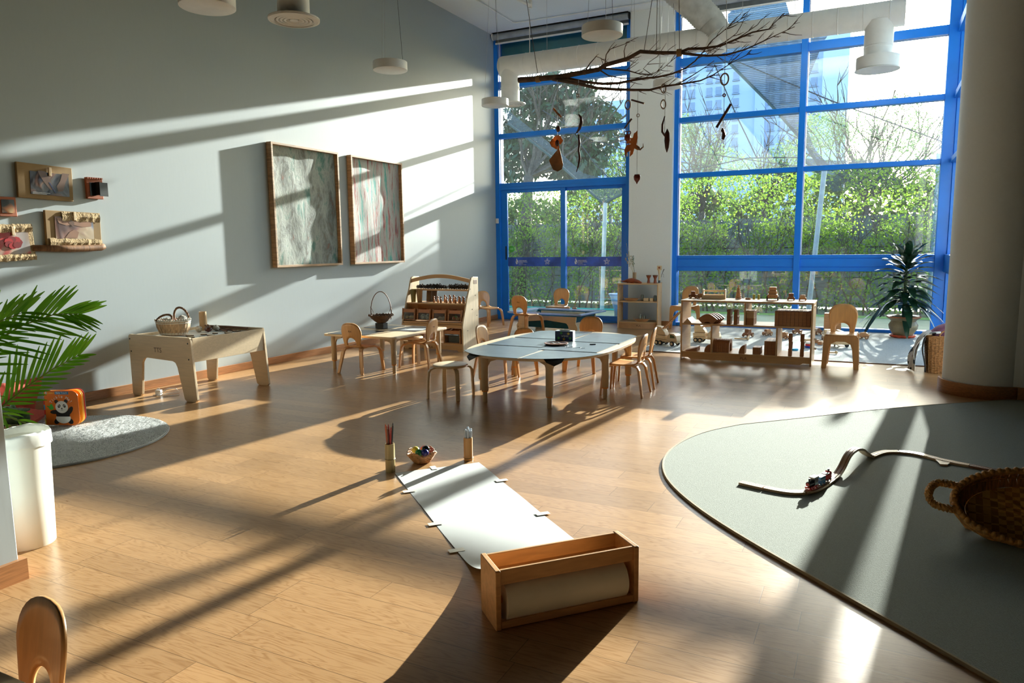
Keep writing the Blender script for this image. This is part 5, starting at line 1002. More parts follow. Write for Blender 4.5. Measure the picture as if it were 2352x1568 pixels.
for (x,y,z,l) in ((3.44,12.78,.496,'small wooden box pair at the right of the middle board'),): 
    for k in (0,1): solo('wooden_box',G().box(-.045+.035*k,.045,-.04,.04,0,.055),TOYP,'%s of two small wooden boxes on the middle board of the low shelf'%('narrower left','wider right')[k],'box',loc=(x-.04+.085*k,y,z),bevel=.003)
for (x,y,z,h,l) in ((3.30,12.86,.496,.11,'clear glass jar behind the pebble tray on the middle board'),(3.53,12.90,.496,.10,'clear glass jar behind the small wooden boxes'),(3.27,12.84,.121,.13,'clear glass bottle at the left behind the bottom pebble tray'),(3.34,12.86,.121,.11,'shorter clear glass bottle behind the bottom pebble tray')): solo('glass_jar',G().lathe([(.001,0),(.026,0),(.028,h*.8),(.02,h),(.018,h),(.025,h*.8),(.023,.005),(.001,.005)],18),glass('jar_glass',(.85,.9,.88),.06,2.2),l,'jar',loc=(x,y,z),smooth=SM)
t=thing('dried_flower_vase','tan paper-wrapped vase of dried flower stems on the low shelf','vase',(3.16,12.82,.823)); obj('vase_body',G().lathe([(.001,0),(.036,0),(.034,.16),(.036,.19),(.030,.19),(.028,.02)],20),mat('vase_tan',(.42,.27,.14),.6),t,smooth=SM)
r=random.Random(8); DRY=mat('dried_stem',(.45,.42,.30),.8); DG=mat('dusty_green',(.14,.22,.16),.8)
for i in range(7):
    a=r.uniform(-.6,.6)-.35; hh=(.52,.34,.30,.38,.26,.24,.30)[i]; p=[(0,0,.1),(a*.05,.01*i-.03,.22),(a*.17,.01*i-.03,.22+hh*.6),(a*.22,.01*i-.03,.2+hh)]; g=G().tube(p,.002,4)
    for k in range(12 if i!=0 else 7):
        u=.35+.65*k/12; q=Vector(p[1]).lerp(Vector(p[3]),u); g.ball((q.x+r.uniform(-.014,.014),q.y+r.uniform(-.014,.014),q.z),.008,5,sq=(1,1,1.5))
    obj('dried_stem',g,DRY if i<5 else DG,t)
g=G().ball((0,0,.045),.05,14,sq=(2.0,.9,.9)).tube([(-.08,0,.04),(-.16,0,.03),(-.24,0,.035)],[.035,.018,.004],8).tube([(.08,0,.04),(.15,0,.028),(.21,0,.012)],[.038,.028,.012],8)
t=thing('wooden_pangolin','carved red-brown wooden animal lying on the low shelf','figurine',(3.14,12.71,.823),-.25); PAN=mat('red_brown_wood',(.30,.065,.02),.4,amt=.3); obj('body',g,PAN,t,smooth=True)
for i in range(7): obj('scale_band',G().lathe([(.050-.004*abs(i-3),-.006),(.054-.004*abs(i-3),0),(.050-.004*abs(i-3),.008)],14,T=TR(-.07+.023*i,0,.045)@RY(PI/2)@Matrix.Diagonal((.9,.9,1,1)),cap=False),PAN,t)
for x in (-.06,.06):
    for s in (-1,1): obj('foot',G().ball((x,s*.035,.012),.014,8,sq=(1.4,1,.8)),PAN,t)
def drum(label,x,y):
    t=thing('djembe_drum',label,'drum',(x,y,.823),group='small goblet drums on the low shelf'); obj('shell',G().lathe([(.030,0),(.026,.03),(.019,.075),(.035,.11),(.045,.145)],22,cap=False),PAN,t,smooth=True); obj('skin',G().lathe([(.001,.146),(.046,.146),(.047,.138),(.044,.136)],22),DARKEDGE,t)
    obj('rope_lacing',G().tube([((.036+.009*((i%2)))*math.cos(2*PI*i/20),(.036+.009*(i%2))*math.sin(2*PI*i/20),.112+.026*(i%2)) for i in range(21)],.0015,4),BLACK,t)
drum('left small goblet drum with black lacing on the low shelf',3.44,12.77); drum('right small goblet drum with black lacing on the low shelf',3.56,12.77)
t=thing('wooden_rattle','tall carved wooden head rattle with a stick behind the right drum','figurine',(3.60,12.90,.823)); obj('head',G().box(-.042,.042,-.015,.015,.23,.31),TOYP,t,bevel=.006); obj('face_carving',G().cyl((0,-.018,.275),.018,.004,14,'y'),PAN,t); obj('neck',G().lathe([(.02,.04),(.017,.15),(.03,.24)],12),TOYP,t); obj('spring_foot',G().lathe([(.022,0),(.018,.01),(.022,.02),(.018,.03),(.022,.04),(.018,.05)],12),RODD,t); obj('beater',G().tube([(.03,0,.10),(.055,0,.18),(.085,0,.25)],[.003,.004,.007],6),BLACK,t); obj('tassel',G().tube([(.05,0,.17),(.08,0,.15),(.075,0,.11),(.09,0,.10)],.002,4),BLACK,t)
# ================================================================ BACK CARPET, BLOCK SHELF
CARP=mat('back_carpet_grey',(.50,.52,.49),.95,scale=60,amt=.12,bump=.5)
t=thing('play_carpet','pale grey carpet strip under the block shelf along the wide window','rug',(6.0,11.7,0)); obj('carpet_pile',G().prism(rrect(-1.9,2.0,-1.75,1.68,.05),0,.012),CARP,t); obj('bound_edge',G().tube([(-1.9,-1.756,.006),(2.0,-1.756,.006)],.007,6),DARKEDGE,t)
SX0,SX1,SY0,SY1=4.83,6.44,9.42,9.92
t=thing('block_shelf','long low birch shelf open on both sides holding wooden blocks','shelf',((SX0+SX1)/2,(SY0+SY1)/2,0)); hw=(SX1-SX0)/2; hd=(SY1-SY0)/2
for x in (-hw,hw-.022): obj('side_panel',G().prism(rrect(-hd,hd,0,.762,.02),x,x+.022,'yz'),BIRCH,t,bevel=.003)
obj('top_board',G().prism(rrect(-hw-.006,hw+.006,-hd-.01,hd+.01,.02),.762,.785),BIRCH,t,bevel=.003)
obj('shelf_board',G().box(-hw+.022,hw-.022,-hd,hd,.462,.484),BIRCH,t,bevel=.002); obj('shelf_board',G().box(-hw+.022,hw-.022,-hd,hd,.092,.112),BIRCH,t,bevel=.002)
obj('divider',G().box(-.005,.015,-hd,hd,.484,.762),BIRCH,t); obj('divider',G().box(-.415,-.395,-hd,hd,.112,.462),BIRCH,t); obj('divider',G().box(.385,.407,-hd,hd,.112,.462),BIRCH,t)
obj('kick_board',G().prism([(-hw+.022,.092),(-hw+.022,.03),(-hw+.10,.03),(-hw+.13,.012),(hw-.13,.012),(hw-.10,.03),(hw-.022,.03),(hw-.022,.092)],-hd+.01,-hd+.03,'xz'),BIRCH,t,bevel=.002)
tx(t,'PLA',.05,TR(.0,-hd+.0095,.052)@FACEY)
for z in (.70,): obj('hand_slot',G().box(hw,hw+.003,-.06,.06,z,z+.035),DARKEDGE,t,bevel=.01)
for z in (.30,.18,.42): obj('catch',G().cyl((hw,.1,z),.014,.03,12,'x'),WIRE,t)
ZB,ZM,ZTOP=.1125,.4845,.7855; BLK=mat('unit_block',(.36,.16,.065),.5,'grain',scale=5,stretch=(1,1,6),amt=.12); BLT=mat('unit_block_pale',(.58,.38,.20),.5,'grain',scale=5,stretch=(1,1,6),amt=.1)
BG='wooden unit blocks on the block shelf'
def block(label,g,loc,grp=BG,m=None,**k): return solo('unit_block',g,m or BLK,label,'block',loc=loc,group=grp,bevel=.0018,**k)
for i in range(7):
    block('triangular block, %s from the front in the ridge at the left of the middle board'%ORD[i],G().prism([(-.056,0),(.056,0),(0,.062)],0,.038,'xz'),(4.915,9.44+i*.0395,ZM),m=BLT)
for i in range(4):
    arcp=[(-.125,.055)]+[(-.125+.25*j/14,.055+.068*math.sin(PI*j/14)) for j in range(1,14)]+[(.125,.055),(.07,.0)]+[(.04*math.cos(a),.022*math.sin(a)) for a in [PI*j/8 for j in range(9)]]+[(-.07,0)]
    block('curved fan block, %s from the front in the leaning set on the middle board'%ORD[i],G().prism(arcp,0,.05,'xz'),(5.17+.018*i,9.45+i*.066,ZM))
for k,x in enumerate((5.435,5.52)):
    for j,(sh,nm) in enumerate(((0,'lower'),(1,'upper'))):
        pts=[(-.022,0),(.024,0),(.024,.07),(.03,.092),(-.024,.092),(-.022,.07)] if j==0 else [(-.024,0),(.03,0),(.022,.02),(.022,.092),(-.024,.092),(-.018,.06)]
        block('%s block of the %s narrow notched stack left of the centre divider'%(nm,('left','right')[k]),G().prism(pts,0,.16,'xz'),(x,9.45,ZM+.0925*j))
for j in range(2):
    for i in range(4): block('square block in %s row, %s from the front, right of the centre divider'%(('lower','upper')[j],ORD[i]),G().box(0,.092,0,.062,0,.088),(5.655,9.44+i*.064,ZM+.0885*j),m=BLT if j==1 and i==0 else None)
for j in range(2):
    for i in range(9): block('upright brick in the %s row, %s from the left of the big stack'%(('lower','upper')[j],ORD[i]),G().box(0,.0440,0,.40,0,.092),(5.995+i*.0465,9.45,ZM+.0925*j))
for i in range(3): block('ramp block, %s from the front at the left of the bottom board'%ORD[i],G().prism([(0,0),(.17,0),(.17,.052)],0,.06,'xz'),(4.875,9.45+i*.062,ZB))
block('quarter-curve block beside the left divider of the bottom board',G().prism([(0,0)]+[(.07-.07*math.cos(a),.095*math.sin(a)) for a in [PI/2*j/8 for j in range(9)]]+[(.07,0)],0,.14,'xz'),(5.135,9.46,ZB))
block('second quarter-curve block behind the one by the left divider',G().prism([(0,0)]+[(.07-.07*math.cos(a),.095*math.sin(a)) for a in [PI/2*j/8 for j in range(9)]]+[(.07,0)],0,.14,'xz'),(5.135,9.61,ZB))
for i in range(8):
    # arches seen edge-on, standing in a row running right
    prof=[(0,0),(.0,.08)]+[(.13-.13*math.cos(a),.08+.085*math.sin(a)) for a in [PI*j/12 for j in range(13)]]+[(.26,0),(.19,0),(.19,.06)]+[(.13+.06*math.cos(a),.06+.06*math.sin(a)) for a in [PI*j/8 for j in range(1,8)]]+[(.07,.06),(.07,0)]
    block('big arch block, %s from the left in the row on the bottom board'%ORD[i],G().prism(prof,0,.0245,'yz'),(5.24+i*.026,9.47,ZB))
for i in range(3): block('quarter-round block, %s from the front in the middle of the bottom board'%ORD[i],G().prism([(0,0)]+[(.075-.075*math.cos(a),.11*math.sin(a)) for a in [PI/2*j/8 for j in range(9)]]+[(.075,0)],0,.045,'xz'),(5.57,9.46+i*.047,ZB))
for j in range(2):
    for i in range(2): block('small brick of the low four-brick stack, %s row, %s one'%(('lower','upper')[j],('left','right')[i]),G().box(0,.046,0,.18,0,.044),(5.742+i*.0475,9.46,ZB+.0445*j))
for j in range(2):
    for i in range(3): block('tall brick in the %s row, %s from the left, against the right divider'%(('lower','upper')[j],ORD[i]),G().box(0,.043,0,.36,0,.088),(5.882+i*.0445,9.45,ZB+.0885*j))
for k,x in enumerate((6.165,6.302)):
    for j in range(3): block('%s block of the %s thin column in the right bay'%(('bottom','middle','top')[j],('left','right')[k]),G().box(0,.042,0,.07,0,.092),(x+(.004 if j==1 else 0),9.46,ZB+.0925*j))
# toys on top
def wheels(t,xs,ys,r,w,m=BLACK,hub=None,z=None):
    for x in xs:
        for y in ys:
            wl=obj('wheel',G().cyl((x-w/2,y,z or r),r,w,16,'x'),m,t,bevel=.002)
            if hub: obj('hub',G().cyl((x-w/2-.002,y,z or r),r*.55,w+.004,12,'x'),hub,wl)
def car(label,loc,rz,m,kind=0,s=1.0,name='toy_car'):
    t=thing(name,label,'toy car',loc,rz); t.scale=(s,)*3
    if kind==0: pr=[(-.055,.018),(.055,.018),(.055,.042),(.03,.048),(.02,.075),(-.025,.078),(-.04,.05),(-.055,.045)]
    elif kind==1: pr=[(-.05,.016),(.05,.016),(.05,.045),(.025,.05),(.022,.085),(-.02,.085),(-.025,.045),(-.05,.04)]
    else: pr=[(-.05,.015),(.05,.015),(.048,.04),(.03,.065),(-.01,.073),(-.035,.062),(-.05,.04)]
    obj('car_body',G().prism(pr,-.028,.028,'yz'),m,t,bevel=.005); wheels(t,(-.034,.034),(-.032,.032),.018,.012,TOYD,TOYP); obj('front_fender',G().prism([(-.04,.03),(.04,.03),(.03,.045),(-.03,.045)],-.056,-.045,'xz'),m,t,bevel=.003)
    return t
car('dark toy vehicle with a chimney at the left end of the shelf top',(4.90,9.80,ZTOP),1.9,TOYD,1,1.1)
car('small brown wooden toy car beside the dark vehicle on the shelf top',(5.02,9.74,ZTOP),1.4,TOYW,2,1.0)
t=thing('wooden_toolbox','open pale wooden carrier box with a round handle bar on the shelf top','toy box',(5.19,9.76,ZTOP),.12)
for x in (-.15,.13): obj('end_panel',G().prism([(-.075,0),(.075,0),(.07,.10),(.04,.128),(-.04,.128),(-.07,.10)],x,x+.018,'yz'),TOYP,t,bevel=.003)
for y in (-.075,.062): obj('side_board',G().box(-.132,.13,y,y+.012,0,.055),TOYP,t,bevel=.003)
obj('floor_board',G().box(-.132,.13,-.063,.062,0,.01),TOYP,t); obj('handle_bar',G().tube([(-.14,0,.108),(.14,0,.108)],.011,12),TOYP,t,smooth=SM)
t=thing('ring_stacker','wooden stacking tower of brown rings on the shelf top','toy',(5.50,9.76,ZTOP))
for i in range(6): R=.040-.0035*i; obj('ring',G().lathe([(.006,0),(R-.006,0),(R,.008),(R,.016),(R-.006,.024),(.006,.024)],18,T=TR(0,0,.004+i*.025)),TOYW,t,smooth=SM)
obj('peg',G().lathe([(.009,.15),(.009,.175),(.006,.185),(.001,.187)],12),TOYW,t)
t=solo('toy_dish',G().lathe([(.001,0),(.03,0),(.045,.018),(.040,.018),(.026,.006),(.001,.006)],20),TOYW,'small round brown dish on the shelf top beside the ring tower','dish',loc=(5.62,9.77,ZTOP),smooth=SM)
for x,l in ((5.685,'left'),(5.745,'right')): solo('bead_tube',G().lathe([(.001,0),(.016,0),(.016,.065),(.001,.065)],14),mat('yellow_green_tube',(.48,.52,.14),.4,scale=40,amt=.3),'%s of two small yellow-green cylinders on the shelf top'%l,'cylinder',loc=(x,9.84,ZTOP),group='two small yellow-green cylinders')
t=thing('toy_truck','tall pale wooden toy truck facing us on the shelf top','toy car',(5.93,9.72,ZTOP),.1)
obj('chassis',G().box(-.06,.06,-.08,.12,.03,.075),TOYW,t,bevel=.004); obj('cab_lower',G().box(-.05,.05,-.03,.06,.075,.12),TOYW,t,bevel=.006); obj('cab_roof',G().box(-.045,.045,-.02,.05,.122,.168),TOYW,t,bevel=.008)
for x in (-.025,.025): obj('headlight',G().cyl((x,-.083,.055),.006,.004,10,'y'),TOYD,t)
wheels(t,(-.065,.065),(-.05,.08),.028,.016,BLACK,TOYP)
car('small dark toy tractor right of the tall truck on the shelf top',(6.145,9.78,ZTOP),.15,TOYD,1,1.05); car('rounded brown toy car at the right end of the shelf top',(6.285,9.76,ZTOP),.1,TOYW,2,1.05)
# toys on the back carpet
ZC=.0125
def crane(label,loc,rz,boom,full=True):
    t=thing('toy_crane_truck',label,'toy truck',loc,rz); P=TOYP
    obj('chassis',G().box(-.20,.20,-.07,.07,.055,.085),P,t,bevel=.004); obj('bed_block',G().box(-.20,-.01,-.07,.07,.09,.145),P,t,bevel=.004); obj('cab',G().prism([(.02,.05),(.20,.05),(.20,.10),(.18,.155),(.14,.185),(.06,.19),(.06,.18),(.02,.13)],-.07,.07,'xz'),P,t,bevel=.006)
    obj('cab_window',G().prism([(.08,.12),(.165,.12),(.15,.155),(.10,.17),(.08,.17)],-.0715,-.070,'xz'),mat('window_dark_green',(.05,.08,.015),.4),t)
    for y in (-.075,.075):
        for x in (-.155,-.085,.12): 
            w=obj('wheel',G().cyl((x,y-.014,.035),.035,.028,20,'y'),BLACK,t,bevel=.003); obj('hub',G().cyl((x,y-.016,.035),.019,.032,14,'y'),P,w)
    obj('turret',G().prism([(-.19,.15),(-.01,.15),(-.03,.19),(-.10,.27),(-.19,.28)],-.05,.05,'xz'),P,t,bevel=.005)
    d=Vector(boom); a=Vector((-.08,0,.24)); 
    for s in (-1,1): obj('boom_rail',G().ribbon([a+Vector((0,s*.03,0)),a+d+Vector((0,s*.02,0))],(0,1,0),.012,.022),TOYW,t,bevel=.002)
    g=G()
    for i in range(9): p=a+d*(i+.5)/9; g.tube([p+Vector((0,-.028,0)),p+Vector((0,.028,0))],.005,5)
    obj('boom_rungs',g,TOYW,t)
    obj('hook',G().tube([a+d,a+d+Vector((.03,0,.01)),a+d+Vector((.045,0,-.01))],.008,6),TOYD,t); return t
crane('pale wooden crane truck with its boom raised, left of the block shelf',(4.36,10.62,ZC),-.35,(.24,.05,.26))
crane('second pale wooden crane truck behind the left end of the block shelf',(4.83,11.15,ZC),-.12,(.33,.02,.03))
car('chunky brown toy tractor standing on the carpet, seen through the middle of the shelf',(5.30,12.05,ZC),2.6,TOYD,1,1.5,'toy_tractor')
car('flat-topped brown toy wagon on the carpet right of the tractor',(5.56,12.35,ZC),2.2,TOYW,0,1.35,'toy_wagon')
car('brown toy cart on the carpet behind the right divider of the shelf',(5.86,12.0,ZC),1.2,TOYW,0,1.4,'toy_cart')
car('brown toy loader on the carpet behind the cart near the window',(5.98,12.75,ZC),1.9,TOYD,1,1.4,'toy_loader')
car('round-nosed brown toy car near the window behind the shelf right end',(6.28,12.75,ZC),2.5,TOYD,2,1.5)
car('small brown toy car under the plant leaf at the right',(6.98,12.42,ZC),1.5,TOYW,2,1.5)
t=thing('toy_lorry','stacked pale wooden lorry on the carpet behind the right end of the block shelf','toy truck',(6.48,12.0,ZC),.2); obj('chassis',G().box(-.06,.06,-.12,.12,.03,.08),TOYP,t,bevel=.004); obj('cab',G().box(-.055,.055,-.08,.04,.082,.13),TOYP,t,bevel=.006); obj('roof_block',G().box(-.05,.05,-.06,.03,.132,.175),TOYP,t,bevel=.006); wheels(t,(-.06,.06),(-.08,.08),.028,.014,TOYD,TOYP)
t=thing('toy_mallet','pale wooden mallet lying on the carpet behind the bottom board','toy',(5.26,11.62,ZC),.15); obj('handle',G().tube([(-.10,0,.018),(.08,0,.018)],.012,10),TOYP,t); obj('head',G().ball((.10,0,.026),.028,12),TOYP,t,smooth=True)
solo('ring_toy',G().lathe([(.03,0),(.055,0),(.06,.012),(.055,.024),(.03,.024)],24),mat('toy_teal_blue',(.0,.30,.52),.35),'flat blue ring on the carpet seen between the two thin block columns','toy',loc=(6.12,10.75,ZC),smooth=SM)
for k,(m,r_,l) in enumerate(((mat('toy_blue',(.01,.06,.42),.35),.055,'blue disc, lowest of the small stack behind the shelf'),(PR,.050,'red disc, middle of the small stack behind the shelf'),(WHITE,.045,'white disc, topmost of the small stack behind the shelf'))): solo('stacking_disc',G().lathe([(.001,0),(r_,0),(r_+.005,.014),(r_,.028),(.001,.028)],20),m,l,'toy',loc=(6.29,11.08,ZC+.0285*k),smooth=SM)
t=thing('toy_plane','pale wooden toy aeroplane lying on the carpet under the larger chair','toy',(6.66,11.28,ZC),.25); obj('fuselage',G().tube([(-.22,0,.07),(-.1,0,.075),(.1,0,.07),(.24,0,.06)],[.015,.035,.035,.018],10),TOYP,t,smooth=True); obj('wing',G().prism(rrect(-.04,.04,-.26,.26,.02),.045,.057),TOYP,t,bevel=.003); obj('tail_wing',G().box(-.22,-.17,-.09,.09,.07,.08),TOYP,t,bevel=.003); wheels(t,(-.03,.03),(.06,),.03,.012,BLACK,TOYP); obj('tail_skid',G().box(-.2,-.18,-.01,.01,0,.065),TOYP,t); obj('nose_wheel',G().cyl((.12,-.01,.03),.03,.02,14,'y'),BLACK,t)
t=thing('toy_ramp','pale wooden toy ramp and seesaw on the carpet seen through the chair back','toy',(6.72,12.55,ZC),-.5); obj('ramp_board',G().prism([(-.16,.085),(-.14,.11),(.16,.03),(.16,.0),(.13,.0)],-.03,.03,'xz'),TOYP,t,bevel=.003); obj('support',G().box(-.15,-.12,-.03,.03,0,.09),TOYP,t); obj('ball_end',G().ball((.2,0,.022),.022,10),TOYP,t)
t=thing('toy_dumbbell','pale turned wooden toy lying by the right foot of the block shelf','toy',(6.62,10.55,ZC),.3); obj('bar',G().tube([(-.05,0,.02),(.05,0,.02)],.012,10),TOYP,t); 
for s in (-1,1): obj('knob',G().ball((s*.055,0,.022),.022,10),TOYP if s>0 else TOYD,t,smooth=True)
for i,(x,y) in enumerate(((6.33,11.65),(6.22,11.75),(6.42,11.5),(6.50,11.72))): solo('loose_block',G().box(-.06,.06,-.03,.03,0,.05),TOYP if i%2 else TOYW,'loose wooden block on the carpet behind the shelf right end, %s from left'%('second','first','third','fourth')[i],'block',loc=(x,y,ZC),rz=i*.7,bevel=.003)
solo('storage_box',G().box(-.13,.13,-.09,.09,0,.33),TOYW,'plain brown wooden box standing on the carpet left of the larger chair','box',loc=(6.50,13.10,ZC),bevel=.004)
# ================================================================ DRACAENA, LAUNDRY BASKET
pp=Vector((7.53,12.83,ZC)); t=thing('dracaena_plant','dark big-leaved dracaena in a glazed pot in the window corner','potted plant',pp)
obj('pot',G().lathe([(.001,.03),(.13,.03),(.15,.06),(.20,.14),(.21,.20),(.175,.26),(.19,.28),(.235,.31),(.245,.325),(.235,.335),(.20,.325),(.18,.29),(.001,.28)],32),mat('glazed_pot',(.26,.20,.11),.35,scale=8,amt=.25),t,smooth=SM); obj('pot_rim',G().lathe([(.238,.318),(.25,.325),(.238,.34),(.222,.335)],32,cap=False),mat('terracotta_rim',(.42,.13,.05),.5),t,smooth=True)
g=G(); n=48
rows=[[((R+.008*math.sin(i*PI/2))*math.cos(2*PI*i/n),(R+.008*math.sin(i*PI/2))*math.sin(2*PI*i/n),z) for i in range(n)] for R,z in ((.14,.0),(.17,.012),(.19,.045),(.185,.047),(.16,.02))]
obj('saucer',g.grid(rows,closed=True),mat('saucer_red',(.55,.07,.02),.4),t,smooth=True); obj('soil',G().lathe([(.195,.30),(.001,.31)],20),BARK,t)
obj('cane',G().tube([(0,0,.28),(.01,0,.6),(-.005,0,.9),(0,0,1.2)],[.028,.026,.024,.018],10),mat('cane_green',(.05,.09,.03),.6),t,smooth=True)
DL=mat('dracaena_leaf',(.012,.040,.018),.22,scale=3,amt=.3,trans=.08,spec=.6); r=random.Random(17)
def longleaf(base,az,el,L,w,droop,nm='leaf'):
    d=Vector((math.cos(az)*math.cos(el),math.sin(az)*math.cos(el),math.sin(el))); sd=Vector((-math.sin(az),math.cos(az),0)); vs=[];fs=[]; K=11
    for k in range(K):
        u=k/(K-1); p=Vector(base)+d*L*u+Vector((0,0,-1))*droop*L*u*u; wv=w*(math.sin(PI*(u*.93+.04))**.75)*.5; tw=.25*math.sin(u*7+az*3)
        s2=sd*math.cos(tw)+Vector((0,0,1))*math.sin(tw); n_=Vector((0,0,1))
        vs+=[p-s2*wv+n_*wv*.25,p,p+s2*wv+n_*wv*.25]
    for k in range(K-1): fs+=[(3*k,3*k+1,3*k+4,3*k+3),(3*k+1,3*k+2,3*k+5,3*k+4)]
    obj(nm,G().add(vs,fs),DL,t,smooth=True)
for i in range(58):
    z=.50+.72*(i/57)**.9; az=i*2.39996+r.uniform(-.2,.2); u=i/57; el=-.05+.95*u**1.8+r.uniform(-.12,.12); L=(.62-.16*u)*r.uniform(.85,1.08)
    if pp.x+L*math.cos(az)>8.08: L=min(L,(8.06-pp.x)/math.cos(az))
    if pp.y+L*math.sin(az)>13.38: L=min(L,(13.36-pp.y)/math.sin(az))
    longleaf((0,0,z),az,el,L,.120,.50-.30*u)
longleaf((0,0,1.15),1.2,1.45,.30,.12,.0); longleaf((0,0,1.1),-.6,1.1,.36,.12,.1)
longleaf((0,0,.62),-2.6,.15,.70,.12,1.1); longleaf((0,0,.58),-2.95,.2,.62,.08,1.0); longleaf((.0,0,.56),-1.4,-.9,.50,.12,.3); longleaf((.0,0,.6),-.5,.2,.5,.08,1.1)
WEAVE=mat('laundry_wicker',(.33,.16,.055),.7,scale=60,amt=.3,bump=.3)
t=thing('laundry_basket','tall square wicker basket beside the round column','basket',(7.84,9.62,0),.0)
g=G()
for k in range(30):
    z=.010+k*.0145; w=.165+.03*z/.43; c=.05; q=[]
    for (x,y) in rrect(-w,w,-w,w,c,3): q.append((x,y,z))
    q.append(q[0]); g.tube([(p[0]*(1+.012*(1 if (i+k)%2 else -1)),p[1]*(1+.012*(1 if (i+k)%2 else -1)),p[2]) for i,p in enumerate(q)],.0085,6,cap=False)
obj('woven_wall',g,WEAVE,t,smooth=True); obj('inner_lining',G().add([(x*.97,y*.97,.01) for x,y in rrect(-.165,.165,-.165,.165,.05,3)]+[(x,y,.43) for x,y in rrect(-.185,.185,-.185,.185,.05,3)],[(i,(i+1)%16,(i+1)%16+16,i+16) for i in range(16)]+[tuple(range(16))]),WEAVE,t)
for k in range(10): obj('corner_stake',G().tube([(-.15+.033*k,-.172,.0),(-.168+.037*k,-.202,.435)],.004,5),WEAVE,t)
obj('rim',G().tube([(x,y,.438) for x,y in rrect(-.195,.195,-.195,.195,.05,4)]+[(-.195+.05-.05,-.195+.05,.438)],.014,8),WEAVE,t,smooth=True)
obj('loop_handle',G().tube(arc((.02,-.198,.43),.085,.075,0,PI,12),.009,6),WEAVE,t,smooth=True)
PUR=mat('purple_cloth',(.20,.075,.14),.85,scale=30,amt=.12,bump=.2)
solo('purple_cushion',G().ball((0,0,0),.20,20,sq=(1.0,.9,.62)),PUR,'plum purple cushion stuffed into the wicker basket by the column','cushion',loc=(7.88,9.66,.44),smooth=True,rot=(.2,-.25,0))
def cow():
    m=bpy.data.materials.new('cow_print'); m.use_nodes=True; n=m.node_tree; b=n.nodes['Principled BSDF']; tc=n.nodes.new('ShaderNodeTexCoord'); v=n.nodes.new('ShaderNodeTexNoise'); v.inputs['Scale'].default_value=11; v.inputs['Detail'].default_value=.5; r_=n.nodes.new('ShaderNodeValToRGB'); r_.color_ramp.interpolation='CONSTANT'; r_.color_ramp.elements[0].color=(.55,.55,.53,1); r_.color_ramp.elements[1].position=.56; r_.color_ramp.elements[1].color=(.012,.012,.013,1)
    n.links.new(tc.outputs['Object'],v.inputs['Vector']); n.links.new(v.outputs[0],r_.inputs[0]); n.links.new(r_.outputs[0],b.inputs['Base Color']); b.inputs['Roughness'].default_value=.9; return m
g=G(); rows=[]
for i in range(15):
    u=i/14; row=[]
    for j in range(13):
        v=j/12; 
        if u<.2: x=-.06-.14*u/.2; z=.475-.02*(u/.2)
        else: q=(u-.2)/.8; x=-.20-.12*math.sin(PI*.5*min(1,q*1.4))-.025*math.sin(q*5+v*4); z=.455-.43*q
        row.append((x+.012*math.sin(v*14+u*3),-.22+.36*v-.03*u*(1-v),max(.012,z+.008*math.sin(v*9))))
    rows.append(row)
solo('cow_blanket',g.grid(rows),cow(),'black and white cow-print blanket draped over the left side of the basket','blanket',loc=(7.84,9.62,0),smooth=True,solid=.008)
solo('black_cloth',G().grid([[(-.215-.02*math.sin(i*.5)+.01*j%3*.01,-.215+.02*j+.01*math.sin(i),.42-.04*i) for j in range(5)] for i in range(11)]),BLACK,'black cloth hanging beside the cow-print blanket on the wicker basket','cloth',loc=(7.85,9.60,0),solid=.012,smooth=True)
# ================================================================ BIG CARPET, TRAIN, WICKER BASKET
BC=mat('big_carpet_grey',(.27,.29,.25),.95,scale=260,amt=.12,bump=.35)
CP=[(8.27,8.06),(7.647,7.56),(7.107,7.07),(6.605,6.545),(6.136,6.07),(5.95,5.78),(5.85,5.5),(5.80,5.2),(5.80,4.9),(5.87,4.6),(6.0,4.32),(6.228,4.0),(6.518,3.687),(6.952,3.284),(7.274,2.99),(7.80,2.50),(8.4,1.95),(9.4,1.0),(10.3,.2),(10.4,8.0)][::-1]
def smooth_poly(P,n):
    for _ in range(n):
        q=[]
        for i in range(len(P)):
            a=P[i];b=P[(i+1)%len(P)]
            if math.hypot(a[0]-b[0],a[1]-b[1])>.62: q+=[a,b]
            else: q+=[(a[0]*.75+b[0]*.25,a[1]*.75+b[1]*.25),(a[0]*.25+b[0]*.75,a[1]*.25+b[1]*.75)]
        P=q
    return P
t=thing('large_carpet','large grey-green carpet with a rounded corner filling the right side','rug',(7.5,4.8,0)); LC=[(x-7.5,y-4.8) for x,y in CP]; LC=smooth_poly(LC,2)
obj('carpet_pile',G().prism(LC,0,.014),BC,t); obj('bound_edge',G().tube([(x,y,.008) for x,y in LC]+[(LC[0][0],LC[0][1],.008)],.010,6),mat('carpet_binding',(.36,.30,.20),.9),t)
ZR=.0145; TRK=mat('beech_track',(.62,.43,.25),.4,'grain',scale=6,amt=.08); TRD=mat('dark_track',(.25,.10,.045),.45)
def spline(P,n=8):
    P=[Vector(p) for p in P]; P=[P[0]*2-P[1]]+P+[P[-1]*2-P[-2]]; o=[]
    for i in range(1,len(P)-2):
        for k in range(n):
            t_=k/n; a,b,c,d=P[i-1:i+3]; o.append(.5*((2*b)+(c-a)*t_+(2*a-5*b+4*c-d)*t_*t_+(3*b-a-3*c+d)*t_**3))
    o.append(P[-2]); return o
